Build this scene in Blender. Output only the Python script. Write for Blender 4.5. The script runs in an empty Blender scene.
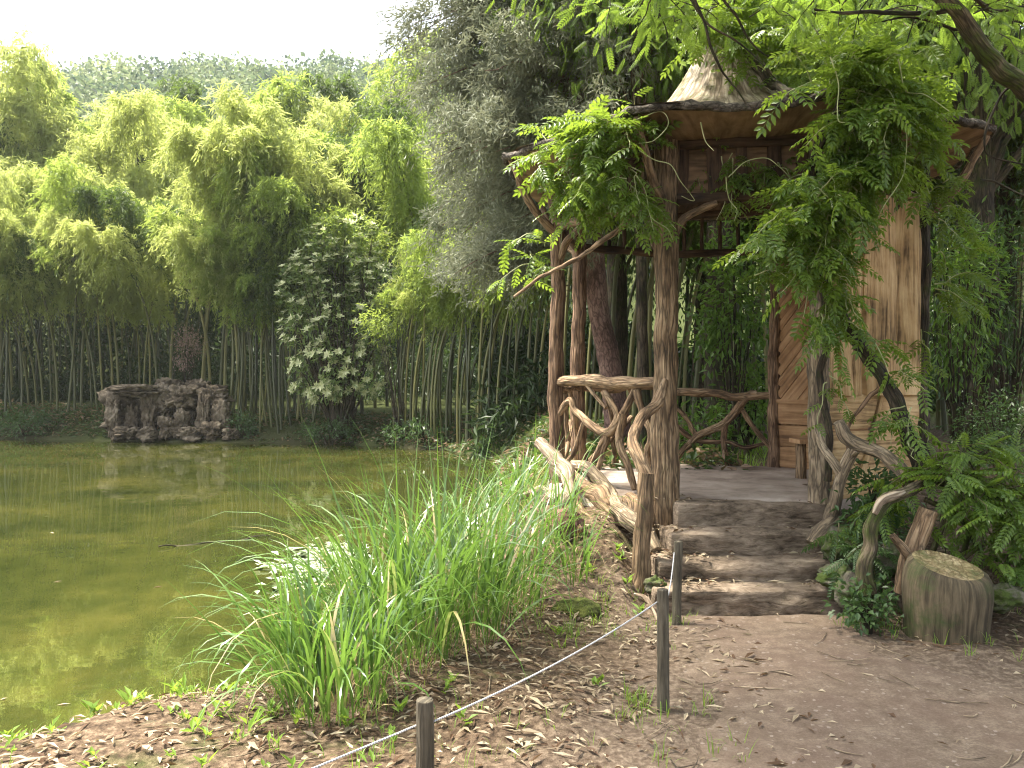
import bpy, bmesh, math
import numpy as np
from mathutils import Vector

# ---------------------------------------------------------------- camera, sky, sun, exposure
sc = bpy.context.scene
C = sc.collection
F, CX, CY, EYE = 790.0, 512.0, 384.0, 1.6
cam_d = bpy.data.cameras.new('camera'); cam = bpy.data.objects.new('camera', cam_d); C.objects.link(cam)
cam.location = (0, 0, EYE); cam.rotation_euler = (math.radians(90), 0, 0)
cam_d.sensor_width = 36; cam_d.lens = 36*F/1024; cam_d.clip_start = 0.05; cam_d.clip_end = 3000
sc.camera = cam
SUN = np.array([-0.36, 0.12, 0.92]); SUN /= np.linalg.norm(SUN)
W = bpy.data.worlds.new('World'); sc.world = W; W.use_nodes = True
nt = W.node_tree; bg = nt.nodes['Background']
sky = nt.nodes.new('ShaderNodeTexSky'); sky.sky_type = 'NISHITA'; sky.sun_disc = False
sky.sun_elevation = math.asin(SUN[2]); sky.sun_rotation = math.atan2(SUN[0], SUN[1])
sky.air_density = 1.0; sky.dust_density = 4.0; sky.ozone_density = 1.0
hs = nt.nodes.new('ShaderNodeHueSaturation'); hs.inputs['Saturation'].default_value = .4      # thin white cloud over the blue
nt.links.new(sky.outputs[0], hs.inputs['Color']); nt.links.new(hs.outputs[0], bg.inputs[0]); bg.inputs[1].default_value = 0.15
sl = bpy.data.lights.new('sun', 'SUN'); sl.energy = 4.8; sl.angle = math.radians(8); sl.color = (1.0, 0.92, 0.78)
so = bpy.data.objects.new('sun', sl); C.objects.link(so)
so.rotation_euler = Vector(-SUN).to_track_quat('-Z', 'Y').to_euler()
sc.view_settings.view_transform = 'Standard'; sc.view_settings.look = 'None'
sc.view_settings.exposure = 2.08; sc.view_settings.gamma = 1
sc.cycles.max_bounces = 8; sc.cycles.diffuse_bounces = 4; sc.cycles.glossy_bounces = 3
sc.cycles.transmission_bounces = 5; sc.cycles.transparent_max_bounces = 6; sc.cycles.volume_bounces = 1
sc.cycles.use_denoising = True; sc.cycles.use_adaptive_sampling = False; sc.cycles.filter_width = 1.15
sc.cycles.sample_clamp_indirect = 6

rng = np.random.default_rng(7)
def R(a, b, n=None): return rng.uniform(a, b, n)
def P(px, py, Y): return np.array([(px-CX)/F*Y, Y, EYE-(py-CY)/F*Y])
def PX(px, Y): return (px-CX)/F*Y
def onplane(px, py, A, B, off=0.0):
    """the point seen at a pixel on the vertical plane through A and B"""
    A = np.array(A[:2], float); B = np.array(B[:2], float); d = B-A; n = np.array([-d[1], d[0]]); n /= np.linalg.norm(n)
    if n[1] > 0: n = -n
    A = A+n*off
    v = np.array([(px-CX)/F, 1.0]); Y = (n@A)/(n@v)
    return P(px, py, Y)

# ---------------------------------------------------------------- noise
def _h(i, j, k, s):
    n = (i.astype(np.int64)*374761393 + j.astype(np.int64)*668265263 + k.astype(np.int64)*2147483647 + s*974634737) & 0x7fffffff
    n = ((n ^ (n >> 13))*1274126177) & 0x7fffffff
    n = n ^ (n >> 16)
    return (n & 0xffff)/32767.5-1
def noise3(p, s=0):
    p = np.asarray(p, float); i = np.floor(p).astype(np.int64); f = p-i; f = f*f*(3-2*f)
    x, y, z = i[..., 0], i[..., 1], i[..., 2]; fx, fy, fz = f[..., 0], f[..., 1], f[..., 2]
    def l(a, b, t): return a+(b-a)*t
    return l(l(l(_h(x, y, z, s), _h(x+1, y, z, s), fx), l(_h(x, y+1, z, s), _h(x+1, y+1, z, s), fx), fy),
             l(l(_h(x, y, z+1, s), _h(x+1, y, z+1, s), fx), l(_h(x, y+1, z+1, s), _h(x+1, y+1, z+1, s), fx), fy), fz)
def fbm(p, o=4, s=0):
    r = 0; a = 1.0; p = np.asarray(p, float)
    for k in range(o): r = r+a*noise3(p, s+k); p = p*2.03+11.7; a *= .5
    return r
def sstep(a, b, x):
    t = np.clip((x-a)/(b-a), 0, 1); return t*t*(3-2*t)
def unit(v): return v/np.maximum(np.linalg.norm(v, axis=-1, keepdims=True), 1e-9)

# ---------------------------------------------------------------- materials
def newmat(name):
    m = bpy.data.materials.new(name); m.use_nodes = True; t = m.node_tree
    b = t.nodes['Principled BSDF']; return m, t, b
def N(t, kind, **kw):
    n = t.nodes.new(kind)
    for k, v in kw.items(): setattr(n, k, v)
    return n
def ramp(t, src, stops):
    r = N(t, 'ShaderNodeValToRGB'); e = r.color_ramp.elements
    while len(e) < len(stops): e.new(.5)
    for q, (p, c) in zip(e, stops): q.position = p; q.color = (*c, 1)
    t.links.new(src, r.inputs[0]); return r.outputs[0]
def noise_n(t, vec, scale, detail=6, rough=.6, dist=0.0):
    n = N(t, 'ShaderNodeTexNoise'); n.inputs['Scale'].default_value = scale; n.inputs['Detail'].default_value = detail
    n.inputs['Roughness'].default_value = rough; n.inputs['Distortion'].default_value = dist
    if vec is not None: t.links.new(vec, n.inputs['Vector'])
    return n.outputs[0]
def mix(t, f, a, b, mode='MIX'):
    m = N(t, 'ShaderNodeMix', data_type='RGBA', blend_type=mode)
    for i, v in ((0, f), (6, a), (7, b)):
        if isinstance(v, (int, float)): m.inputs[i].default_value = v
        elif isinstance(v, tuple): m.inputs[i].default_value = (*v, 1)
        else: t.links.new(v, m.inputs[i])
    return m.outputs[2]
def mathn(t, op, a, b=0.0, clamp=False):
    m = N(t, 'ShaderNodeMath', operation=op, use_clamp=clamp)
    for i, v in ((0, a), (1, b)):
        if isinstance(v, (int, float)): m.inputs[i].default_value = v
        else: t.links.new(v, m.inputs[i])
    return m.outputs[0]
def bump(t, h, b, strength=.5, dist=.02):
    n = N(t, 'ShaderNodeBump'); n.inputs['Strength'].default_value = strength; n.inputs['Distance'].default_value = dist
    t.links.new(h, n.inputs['Height']); t.links.new(n.outputs[0], b.inputs['Normal'])
def tcvec(t, scale=(1, 1, 1)):
    a = N(t, 'ShaderNodeAttribute', attribute_name='tc'); m = N(t, 'ShaderNodeMapping'); m.inputs['Scale'].default_value = scale
    t.links.new(a.outputs['Vector'], m.inputs['Vector']); return m.outputs[0]
def posvec(t): return N(t, 'ShaderNodeNewGeometry').outputs['Position']

def wood(name, dark, mid, light, cross=40, along=5, bstr=.6, moss=None, moss_amt=.5, rough=.85):
    m, t, b = newmat(name)
    v = tcvec(t, (cross, cross, along))
    n1 = noise_n(t, v, 1.0, 8, .65, .6); n2 = noise_n(t, posvec(t), 2.3, 4)
    f = mathn(t, 'ADD', n1, mathn(t, 'MULTIPLY', mathn(t, 'SUBTRACT', n2, .5), .8))
    col = ramp(t, f, [(.28, dark), (.48, mid), (.72, light)])
    if moss:
        mf = ramp(t, noise_n(t, posvec(t), 5.0, 7, .7), [(1-moss_amt-.1, (0, 0, 0)), (1-moss_amt+.08, (1, 1, 1))])
        col = mix(t, mf, col, moss)
    cr = N(t, 'ShaderNodeTexVoronoi', feature='DISTANCE_TO_EDGE'); cr.inputs['Scale'].default_value = .8
    wv = N(t, 'ShaderNodeVectorMath', operation='ADD'); wn = N(t, 'ShaderNodeTexNoise'); wn.inputs['Scale'].default_value = 1.2; t.links.new(v, wn.inputs['Vector'])
    t.links.new(v, wv.inputs[0]); t.links.new(wn.outputs['Color'], wv.inputs[1]); t.links.new(wv.outputs[0], cr.inputs['Vector'])
    if bstr > .65: col = mix(t, ramp(t, cr.outputs[0], [(.0, (.8, .8, .8)), (.13, (0, 0, 0))]), col, dark)
    t.links.new(col, b.inputs['Base Color']); b.inputs['Roughness'].default_value = rough
    b.inputs['Specular IOR Level'].default_value = .25
    h = mathn(t, 'ADD', n1, mathn(t, 'MULTIPLY', mathn(t, 'MINIMUM', cr.outputs[0], .25), 1.2))
    bump(t, h, b, bstr, .03); return m

def leafmat(name, c1, c2, tr, trans=.4, rough=.45, spec=.35, objvar=.25, dead=None):
    m, t, b = newmat(name)
    g = N(t, 'ShaderNodeNewGeometry'); oi = N(t, 'ShaderNodeObjectInfo')
    f = mathn(t, 'ADD', mathn(t, 'MULTIPLY', g.outputs['Random Per Island'], 1-objvar), mathn(t, 'MULTIPLY', oi.outputs['Random'], objvar))
    col = mix(t, f, c1, c2)
    big = noise_n(t, posvec(t), 1.1, 3)
    col = mix(t, ramp(t, big, [(.35, (0, 0, 0)), (.65, (1, 1, 1))]), col, mix(t, .55, col, c2))
    if dead:
        df = ramp(t, g.outputs['Random Per Island'], [(1-dead[1]-.001, (0, 0, 0)), (1-dead[1], (1, 1, 1))])
        col = mix(t, df, col, dead[0])
    t.links.new(col, b.inputs['Base Color']); b.inputs['Roughness'].default_value = rough
    b.inputs['Specular IOR Level'].default_value = spec
    tl = N(t, 'ShaderNodeBsdfTranslucent'); t.links.new(mix(t, .6, col, tr), tl.inputs[0])
    ms = N(t, 'ShaderNodeMixShader'); ms.inputs[0].default_value = trans
    t.links.new(b.outputs[0], ms.inputs[1]); t.links.new(tl.outputs[0], ms.inputs[2])
    t.links.new(ms.outputs[0], t.nodes['Material Output'].inputs[0]); return m

M = {}
M['bark_post'] = wood('post bark', (.035, .024, .015), (.21, .138, .078), (.41, .295, .18), 34, 3.2, 1.0)
M['bark_red'] = wood('reddish bark', (.035, .02, .013), (.18, .11, .065), (.34, .225, .14), 34, 3.4, .9)
M['bark_rail'] = wood('peeled rail wood', (.06, .04, .025), (.24, .155, .088), (.45, .33, .205), 34, 5, .8)
M['bark_grey'] = wood('grey weathered wood', (.06, .047, .034), (.24, .18, .115), (.44, .35, .24), 34, 5, .8)
M['drift'] = wood('bleached driftwood', (.09, .06, .04), (.32, .25, .175), (.60, .52, .42), 26, 3, .7)
M['bark_dark'] = wood('dark vine bark', (.012, .010, .007), (.05, .038, .024), (.12, .09, .06), 34, 4, .9, (.03, .045, .008), .40)
M['bark_moss'] = wood('mossy bark', (.03, .022, .014), (.12, .09, .055), (.27, .21, .14), 34, 4, .9, (.06, .085, .014), .48)
M['bark_tree'] = wood('tree bark', (.05, .028, .022), (.17, .10, .08), (.28, .18, .14), 26, 7, .9)
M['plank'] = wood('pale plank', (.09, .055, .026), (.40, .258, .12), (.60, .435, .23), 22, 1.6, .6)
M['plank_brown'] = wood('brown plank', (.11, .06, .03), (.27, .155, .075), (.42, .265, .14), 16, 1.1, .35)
M['board_dark'] = wood('eave shade dark board', (.016, .010, .007), (.058, .035, .021), (.12, .076, .046), 18, 1.4, .4)  # dark wood, made darker to carry the shade under the eaves
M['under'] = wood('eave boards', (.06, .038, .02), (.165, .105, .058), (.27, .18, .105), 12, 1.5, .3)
M['roofbark'] = wood('roof bark', (.10, .07, .045), (.33, .26, .185), (.60, .52, .42), 9, 1.2, .7, (.085, .085, .022), .43)
M['edgebark'] = wood('eave edge bark', (.02, .016, .012), (.085, .07, .054), (.2, .17, .14), 30, 20, 1.0)
M['stake'] = wood('dark stake wood', (.02, .018, .013), (.065, .055, .038), (.14, .12, .085), 60, 4, .5)
M['stump'] = wood('stump wood', (.020, .015, .009), (.062, .048, .028), (.155, .12, .072), 26, 2.4, .62, (.05, .065, .02), .40)
M['stumptop'] = wood('cut stump top', (.10, .07, .03), (.26, .20, .105), (.44, .36, .22), 24, 24, .8, (.09, .095, .035), .45)

def stone(name, dark, mid, light, sc1=6, moss=None, moss_amt=.4, bstr=.8, layer=1.0):
    m, t, b = newmat(name); mp = N(t, 'ShaderNodeMapping'); mp.inputs['Scale'].default_value = (1, 1, layer)
    t.links.new(posvec(t), mp.inputs['Vector'])
    n1 = noise_n(t, mp.outputs[0], sc1, 10, .68, .4); n2 = noise_n(t, posvec(t), sc1*.3, 4)
    col = ramp(t, mathn(t, 'ADD', n1, mathn(t, 'MULTIPLY', mathn(t, 'SUBTRACT', n2, .5), .7)), [(.3, dark), (.5, mid), (.74, light)])
    if moss:
        mf = ramp(t, noise_n(t, posvec(t), sc1*.8, 7, .7), [(1-moss_amt-.08, (0, 0, 0)), (1-moss_amt+.08, (1, 1, 1))])
        col = mix(t, mf, col, moss)
    t.links.new(col, b.inputs['Base Color']); b.inputs['Roughness'].default_value = .9; b.inputs['Specular IOR Level'].default_value = .25
    bump(t, n1, b, bstr, .05); return m
M['step'] = stone('step stone', (.055, .04, .026), (.205, .155, .11), (.36, .285, .21), 9, (.05, .045, .02), .30, .9, 3.2)
M['rock'] = stone('grotto rock', (.02, .015, .009), (.088, .068, .045), (.24, .20, .145), 3.0, (.08, .085, .03), .30)
M['rock_moss'] = stone('mossy rock', (.03, .026, .02), (.10, .088, .066), (.2, .18, .14), 8, (.055, .08, .015), .52)
M['rock_red'] = stone('reddish rock', (.07, .035, .028), (.17, .09, .07), (.27, .17, .14), 8)
M['floor'] = stone('worn pavilion floor', (.17, .13, .10), (.30, .245, .20), (.42, .36, .30), 3.0, None, 0, .35)
M['moss'] = stone('moss cushion', (.03, .035, .008), (.075, .09, .018), (.14, .15, .035), 22, None, 0, 1.0)

def ground_mat():
    m, t, b = newmat('ground'); p = posvec(t)
    n1 = noise_n(t, p, 1.1, 6, .6); n2 = noise_n(t, p, 26, 8, .7); n3 = noise_n(t, p, 5, 6, .65)
    soil = ramp(t, n2, [(.32, (.025, .017, .011)), (.5, (.098, .067, .043)), (.68, (.23, .17, .115))])
    gr = ramp(t, n2, [(.3, (.02, .03, .008)), (.6, (.07, .085, .025)), (.8, (.15, .13, .06))])
    col = mix(t, ramp(t, mathn(t, 'ADD', mathn(t, 'MULTIPLY', n1, .6), mathn(t, 'MULTIPLY', n3, .4)), [(.55, (0, 0, 0)), (.68, (1, 1, 1))]), soil, gr)
    t.links.new(col, b.inputs['Base Color']); b.inputs['Roughness'].default_value = .95; b.inputs['Specular IOR Level'].default_value = .15
    sx_ = N(t, 'ShaderNodeSeparateXYZ'); t.links.new(tcvec(t), sx_.inputs[0])
    tr_ = ramp(t, n2, [(.33, (.078, .054, .037)), (.5, (.140, .104, .075)), (.66, (.245, .192, .143))])
    t.links.new(mix(t, sx_.outputs[1], mix(t, mathn(t, 'MULTIPLY', sx_.outputs[0], mathn(t, 'ADD', n3, .45), True), col, tr_), gr), b.inputs['Base Color'])
    base_ = b.inputs['Base Color'].links[0].from_socket; t.links.new(mix(t, mathn(t, 'MULTIPLY', sx_.outputs[2], .8), base_, (.028, .022, .014)), b.inputs['Base Color'])
    bump(t, mathn(t, 'ADD', n2, n3), b, .9, .03); return m
def path_mat():
    m, t, b = newmat('path dirt'); p = posvec(t)
    n1 = noise_n(t, p, 1.6, 5, .55); n2 = noise_n(t, p, 75, 6, .75); n3 = noise_n(t, p, 9, 6, .65)
    f = mathn(t, 'ADD', mathn(t, 'MULTIPLY', n2, .5), mathn(t, 'MULTIPLY', n3, .5))
    col = ramp(t, f, [(.33, (.078, .054, .037)), (.5, (.140, .104, .075)), (.66, (.245, .192, .143))])
    col = mix(t, ramp(t, n1, [(.38, (0, 0, 0)), (.66, (1, 1, 1))]), col, mix(t, .5, col, (.12, .08, .06)))
    v = N(t, 'ShaderNodeTexVoronoi'); v.inputs['Scale'].default_value = 60; t.links.new(p, v.inputs['Vector'])
    peb = ramp(t, v.outputs['Color'], [(.86, (0, 0, 0)), (.9, (1, 1, 1))])
    col = mix(t, mix(t, .4, (0, 0, 0), peb, 'MIX'), col, (.34, .29, .25))
    t.links.new(col, b.inputs['Base Color']); b.inputs['Roughness'].default_value = .92; b.inputs['Specular IOR Level'].default_value = .2
    bump(t, f, b, .8, .018); return m
def water_mat():
    m, t, b = newmat('pond water'); p = posvec(t)
    n = noise_n(t, p, .55, 6, .6); n2 = noise_n(t, p, 3.0, 6, .65)
    f = mathn(t, 'ADD', mathn(t, 'MULTIPLY', n, .65), mathn(t, 'MULTIPLY', n2, .35))
    col = ramp(t, f, [(.36, (.014, .020, .005)), (.5, (.031, .036, .008)), (.66, (.060, .058, .013))])
    t.links.new(col, b.inputs['Base Color']); b.inputs['Roughness'].default_value = .012; b.inputs['IOR'].default_value = 1.6
    mp = N(t, 'ShaderNodeMapping'); mp.inputs['Scale'].default_value = (1.0, 1.6, 1); t.links.new(p, mp.inputs['Vector'])
    bump(t, noise_n(t, mp.outputs[0], 1.3, 3, .5), b, .018, .12); return m
M['ground'] = ground_mat(); M['path'] = path_mat(); M['water'] = water_mat()
M['bam_leaf'] = leafmat('bamboo leaf', (.095, .165, .032), (.215, .275, .06), (.52, .64, .12), .56, .5, .3, .5)
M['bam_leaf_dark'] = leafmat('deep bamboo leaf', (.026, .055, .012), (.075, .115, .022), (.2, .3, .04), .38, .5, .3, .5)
M['bam_leaf_pale'] = leafmat('sunlit pale bamboo leaf', (.18, .24, .06), (.32, .36, .11), (.64, .70, .2), .56, .5, .3, .5)  # sunlight on the bright plumes is put into this paler leaf
M['yew'] = leafmat('grey conifer spray', (.085, .102, .064), (.195, .215, .14), (.25, .26, .16), .28, .6, .25, .1)
M['glossy'] = leafmat('glossy dark leaf', (.075, .13, .035), (.18, .24, .07), (.3, .44, .08), .35, .3, .5, .1)
M['magnolia'] = leafmat('variegated leaf', (.30, .36, .14), (.62, .62, .36), (.5, .55, .2), .25, .35, .5, .1)
M['wist'] = leafmat('wisteria leaf', (.022, .062, .012), (.115, .185, .028), (.40, .56, .05), .40, .36, .4, .1)
M['locust'] = leafmat('locust leaf', (.04, .09, .015), (.115, .19, .03), (.36, .52, .06), .48, .45, .35, .2)
M['shrub'] = leafmat('shrub leaf', (.04, .09, .018), (.10, .18, .03), (.28, .46, .05), .4, .4, .4, .25)
M['dark_shrub'] = leafmat('dark shrub leaf', (.025, .055, .018), (.06, .11, .03), (.12, .22, .04), .3, .4, .4, .25)
M['blade'] = leafmat('silver striped grass', (.034, .092, .018), (.11, .185, .04), (.26, .46, .06), .3, .22, .7, .1, ((.34, .28, .14), .06))
M['straw'] = leafmat('dry straw', (.16, .11, .05), (.36, .28, .15), (.4, .3, .1), .2, .7, .2, .1)
M['deep'] = leafmat('shade darkened leaf', (.014, .030, .010), (.035, .06, .018), (.08, .14, .03), .25, .5, .3, .1)  # shade inside the groves is put into the leaf colour
M['sprout'] = leafmat('sprout leaf', (.09, .17, .02), (.17, .27, .04), (.4, .55, .06), .4, .45, .35, .2)
M['weed'] = leafmat('pale water plant', (.20, .26, .15), (.42, .46, .34), (.4, .5, .25), .25, .35, .5, .1)
M['litter'] = leafmat('dry leaf', (.13, .09, .055), (.47, .40, .28), (.4, .26, .1), .15, .7, .2, .1, ((.085, .05, .03), .35))
M['hillleaf'] = leafmat('hillside leaf', (.06, .10, .045), (.15, .185, .08), (.25, .34, .12), .4, .6, .2, .3)  # lightened to carry distance haze
M['ivy'] = leafmat('ivy and dry leaf', (.03, .06, .018), (.075, .12, .03), (.15, .24, .04), .25, .45, .35, .1, ((.20, .125, .075), .38))
m, t, b = newmat('haze pale hillside crowns'); hn = noise_n(t, posvec(t), .16, 4, .6); gi = N(t, 'ShaderNodeNewGeometry').outputs['Random Per Island']
hc = ramp(t, mathn(t, 'ADD', hn, mathn(t, 'MULTIPLY', mathn(t, 'SUBTRACT', gi, .5), .22)), [(.34, (.055, .09, .06)), (.5, (.14, .19, .09)), (.66, (.27, .31, .15))])  # paleness of distance haze is put into these crown colours
t.links.new(hc, b.inputs['Base Color']); b.inputs['Roughness'].default_value = .7; tl = N(t, 'ShaderNodeBsdfTranslucent'); t.links.new(hc, tl.inputs[0]); ms = N(t, 'ShaderNodeMixShader'); ms.inputs[0].default_value = .35
t.links.new(b.outputs[0], ms.inputs[1]); t.links.new(tl.outputs[0], ms.inputs[2]); t.links.new(ms.outputs[0], t.nodes['Material Output'].inputs[0]); M['hillcrown'] = m
M['dry'] = leafmat('dry pinkish twigs', (.17, .11, .09), (.33, .24, .20), (.3, .2, .15), .2, .7, .2, .1)
m, t, b = newmat('bamboo culm'); 
cc = ramp(t, N(t, 'ShaderNodeObjectInfo').outputs['Random'], [(0, (.028, .036, .010)), (.5, (.075, .082, .02)), (1, (.24, .22, .06))])
nn = noise_n(t, tcvec(t, (3, 3, 1.3)), 1.6, 4)
t.links.new(mix(t, mathn(t, 'MULTIPLY', nn, .55), cc, (.04, .04, .02)), b.inputs['Base Color']); b.inputs['Roughness'].default_value = .45; M['culm'] = m
m, t, b = newmat('white rope'); b.inputs['Base Color'].default_value = (.62, .62, .62, 1); b.inputs['Roughness'].default_value = .7
wv = N(t, 'ShaderNodeTexWave', wave_type='BANDS', bands_direction='DIAGONAL'); wv.inputs['Scale'].default_value = 60
t.links.new(tcvec(t, (1, 1, 1)), wv.inputs['Vector']); bump(t, wv.outputs['Fac'], b, .6, .004)
t.links.new(ramp(t, wv.outputs['Fac'], [(.1, (.25, .26, .28)), (.6, (.50, .50, .50))]), b.inputs['Base Color']); M['rope'] = m
m, t, b = newmat('pale tendril'); b.inputs['Base Color'].default_value = (.30, .33, .12, 1); b.inputs['Roughness'].default_value = .6
t.links.new(ramp(t, noise_n(t, posvec(t), 9, 3), [(.3, (.16, .20, .06)), (.7, (.40, .40, .20))]), b.inputs['Base Color']); M['tendril'] = m

# ---------------------------------------------------------------- mesh builder
class MB:
    def __init__(s): s.v = []; s.f = []; s.tc = []; s.sm = []; s.mi = []; s.n = 0
    def add(s, v, f, tc=None, smooth=True, mi=0):
        v = np.asarray(v, float).reshape(-1, 3); f = np.asarray(f, np.int64)
        s.v.append(v); s.f.append(f+s.n); s.tc.append(v if tc is None else np.asarray(tc, float).reshape(-1, 3))
        s.sm.append(np.full(len(f), smooth)); s.mi.append(np.full(len(f), mi)); s.n += len(v); return s
    def merge(s, o):
        for v, f, tc, sm, mi in zip(o.v, o.f, o.tc, o.sm, o.mi): s.v.append(v); s.f.append(f+s.n); s.tc.append(tc); s.sm.append(sm); s.mi.append(mi)
        s.n += o.n
    def mesh(s, name, mats):
        me = bpy.data.meshes.new(name)
        v = np.concatenate(s.v); tc = np.concatenate(s.tc)
        me.vertices.add(len(v)); me.vertices.foreach_set('co', v.astype(np.float32).ravel())
        idx = np.concatenate([f.ravel() for f in s.f]); cnt = np.concatenate([np.full(len(f), f.shape[1]) for f in s.f])
        st = np.concatenate([[0], np.cumsum(cnt)[:-1]])
        me.loops.add(len(idx)); me.loops.foreach_set('vertex_index', idx.astype(np.int32))
        me.polygons.add(len(cnt)); me.polygons.foreach_set('loop_start', st.astype(np.int32))
        me.polygons.foreach_set('use_smooth', np.concatenate(s.sm)); me.polygons.foreach_set('material_index', np.concatenate(s.mi).astype(np.int32))
        a = me.attributes.new('tc', 'FLOAT_VECTOR', 'POINT'); a.data.foreach_set('vector', tc.astype(np.float32).ravel())
        me.update(calc_edges=True); me.validate()
        for m in (mats if isinstance(mats, (list, tuple)) else [mats]): me.materials.append(m)
        return me
def obj(name, mesh, parent=None):
    o = bpy.data.objects.new(name, mesh); C.objects.link(o)
    if parent is not None:
        o.parent = parent
        o.location = -Vector(parent.location) if parent.get('_world') else (0, 0, 0)
    return o
def tag(o, label=None, cat=None, group=None, kind=None):
    if label: o['label'] = label
    if cat: o['category'] = cat
    if group: o['group'] = group
    if kind: o['kind'] = kind
    return o
def thing(name, label, cat, loc=(0, 0, 0), group=None, world=True):
    o = bpy.data.objects.new(name, None); C.objects.link(o); o.location = Vector([float(q) for q in loc]); o.empty_display_size = .1
    if world: o['_world'] = 1
    return tag(o, label, cat, group)
def part(name, mb, mat, parent, label=None):
    o = obj(name, mb.mesh(name, mat), parent)
    if label: o['label'] = label
    return o
def sub(name, mb, mat, parent):
    o = bpy.data.objects.new(name, mb.mesh(name, mat)); C.objects.link(o); o.parent = parent; return o

def catmull(pts, per=6):
    p = np.asarray(pts, float)
    if len(p) == 2: return p[0]+(p[1]-p[0])*np.linspace(0, 1, per+1)[:, None]
    q = np.vstack([2*p[0]-p[1], p, 2*p[-1]-p[-2]]); out = []
    tt = np.linspace(0, 1, per, endpoint=False)[:, None]
    for i in range(1, len(q)-2):
        a, b, c, d = q[i-1], q[i], q[i+1], q[i+2]
        out.append(.5*(2*b+(c-a)*tt+(2*a-5*b+4*c-d)*tt**2+(3*b-a-3*c+d)*tt**3))
    out.append(p[-1:]); return np.vstack(out)
def tube(mb, pts, rad, seg=10, per=6, knob=.0, wob=.0, cap=True, mi=0, capmi=None, seed=0):
    p = catmull(pts, per); n = len(p)
    r = np.interp(np.linspace(0, 1, n), np.linspace(0, 1, len(np.atleast_1d(rad))), np.atleast_1d(rad)) if np.ndim(rad) else np.full(n, rad)
    if wob: p = p+np.stack([fbm(p*4+k*9.1, 2, seed+k) for k in range(3)], 1)*wob
    T = unit(np.gradient(p, axis=0)); u = np.cross(T[0], [0.31, .87, .37]); u /= np.linalg.norm(u); U = []
    for k in range(n):
        u = u-T[k]*(u@T[k]); u /= np.linalg.norm(u); U.append(u)
    U = np.array(U); Vv = np.cross(T, U); a = np.linspace(0, 2*math.pi, seg, endpoint=False)
    dirs = U[:, None]*np.cos(a)[None, :, None]+Vv[:, None]*np.sin(a)[None, :, None]
    L = np.concatenate([[0], np.cumsum(np.linalg.norm(np.diff(p, axis=0), axis=1))])
    rr = r[:, None]*np.ones(seg)
    if knob:
        q = np.stack([np.cos(a)[None]*1.3+0*L[:, None], np.sin(a)[None]*1.3+0*L[:, None], (L[:, None]/max(r.mean(), 1e-3)*.35)+0*a[None]], 2)+seed*3.7
        rr = rr*(1+knob*fbm(q, 3, seed))
    v = p[:, None]+dirs*rr[..., None]
    tc = np.stack([np.cos(a)[None]*r.mean()+0*L[:, None], np.sin(a)[None]*r.mean()+0*L[:, None], L[:, None]+0*a[None]], 2)+seed*1.37
    i = np.arange(n-1)[:, None]*seg; j = np.arange(seg)[None]; k = (np.arange(seg)+1)[None] % seg
    f = np.stack([i+j, i+k, i+seg+k, i+seg+j], -1).reshape(-1, 4)
    mb.add(v, f, tc, True, mi)
    if cap:
        for e, o in ((0, 1), (n-1, -1)):
            c = v[e].mean(0); ring = v[e]; ct = np.vstack([tc[e], tc[e].mean(0)[None]])
            vv = np.vstack([ring, c[None]]); jj = np.arange(seg); kk = (jj+1) % seg
            ff = np.stack([kk, jj, np.full(seg, seg)], 1) if o == 1 else np.stack([jj, kk, np.full(seg, seg)], 1)
            mb.add(vv, ff, ct, False, mi if capmi is None else capmi)
    return mb
def kites(mb, pos, d, up, L, Wd, fold=.25, mid=.45, mi=0):
    """one leaf-shaped quad per position"""
    d = unit(d); s = unit(np.cross(d, up)); nrm = np.cross(s, d)
    L = np.broadcast_to(L, len(pos))[:, None]; Wd = np.broadcast_to(Wd, len(pos))[:, None]
    m = pos+d*L*mid+nrm*Wd*fold
    v = np.stack([pos, m+s*Wd*.5, pos+d*L-nrm*L*.08, m-s*Wd*.5], 1)
    f = np.arange(len(pos)*4).reshape(-1, 4); mb.add(v, f, None, False, mi)
def scatter(mb, tv, tf, pos, fwd, up, scale, mi=0, smooth=False):
    fwd = unit(fwd); s = unit(np.cross(fwd, up)); u = np.cross(s, fwd)
    scale = np.broadcast_to(scale, len(pos))
    B = np.stack([s, fwd, u], 1)*scale[:, None, None]                 # rows are local axes
    v = np.einsum('kc,ncd->nkd', tv, B)+pos[:, None]
    f = (tf[None]+(np.arange(len(pos))*len(tv))[:, None, None]).reshape(-1, tf.shape[1])
    mb.add(v, f, None, smooth, mi)
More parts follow.
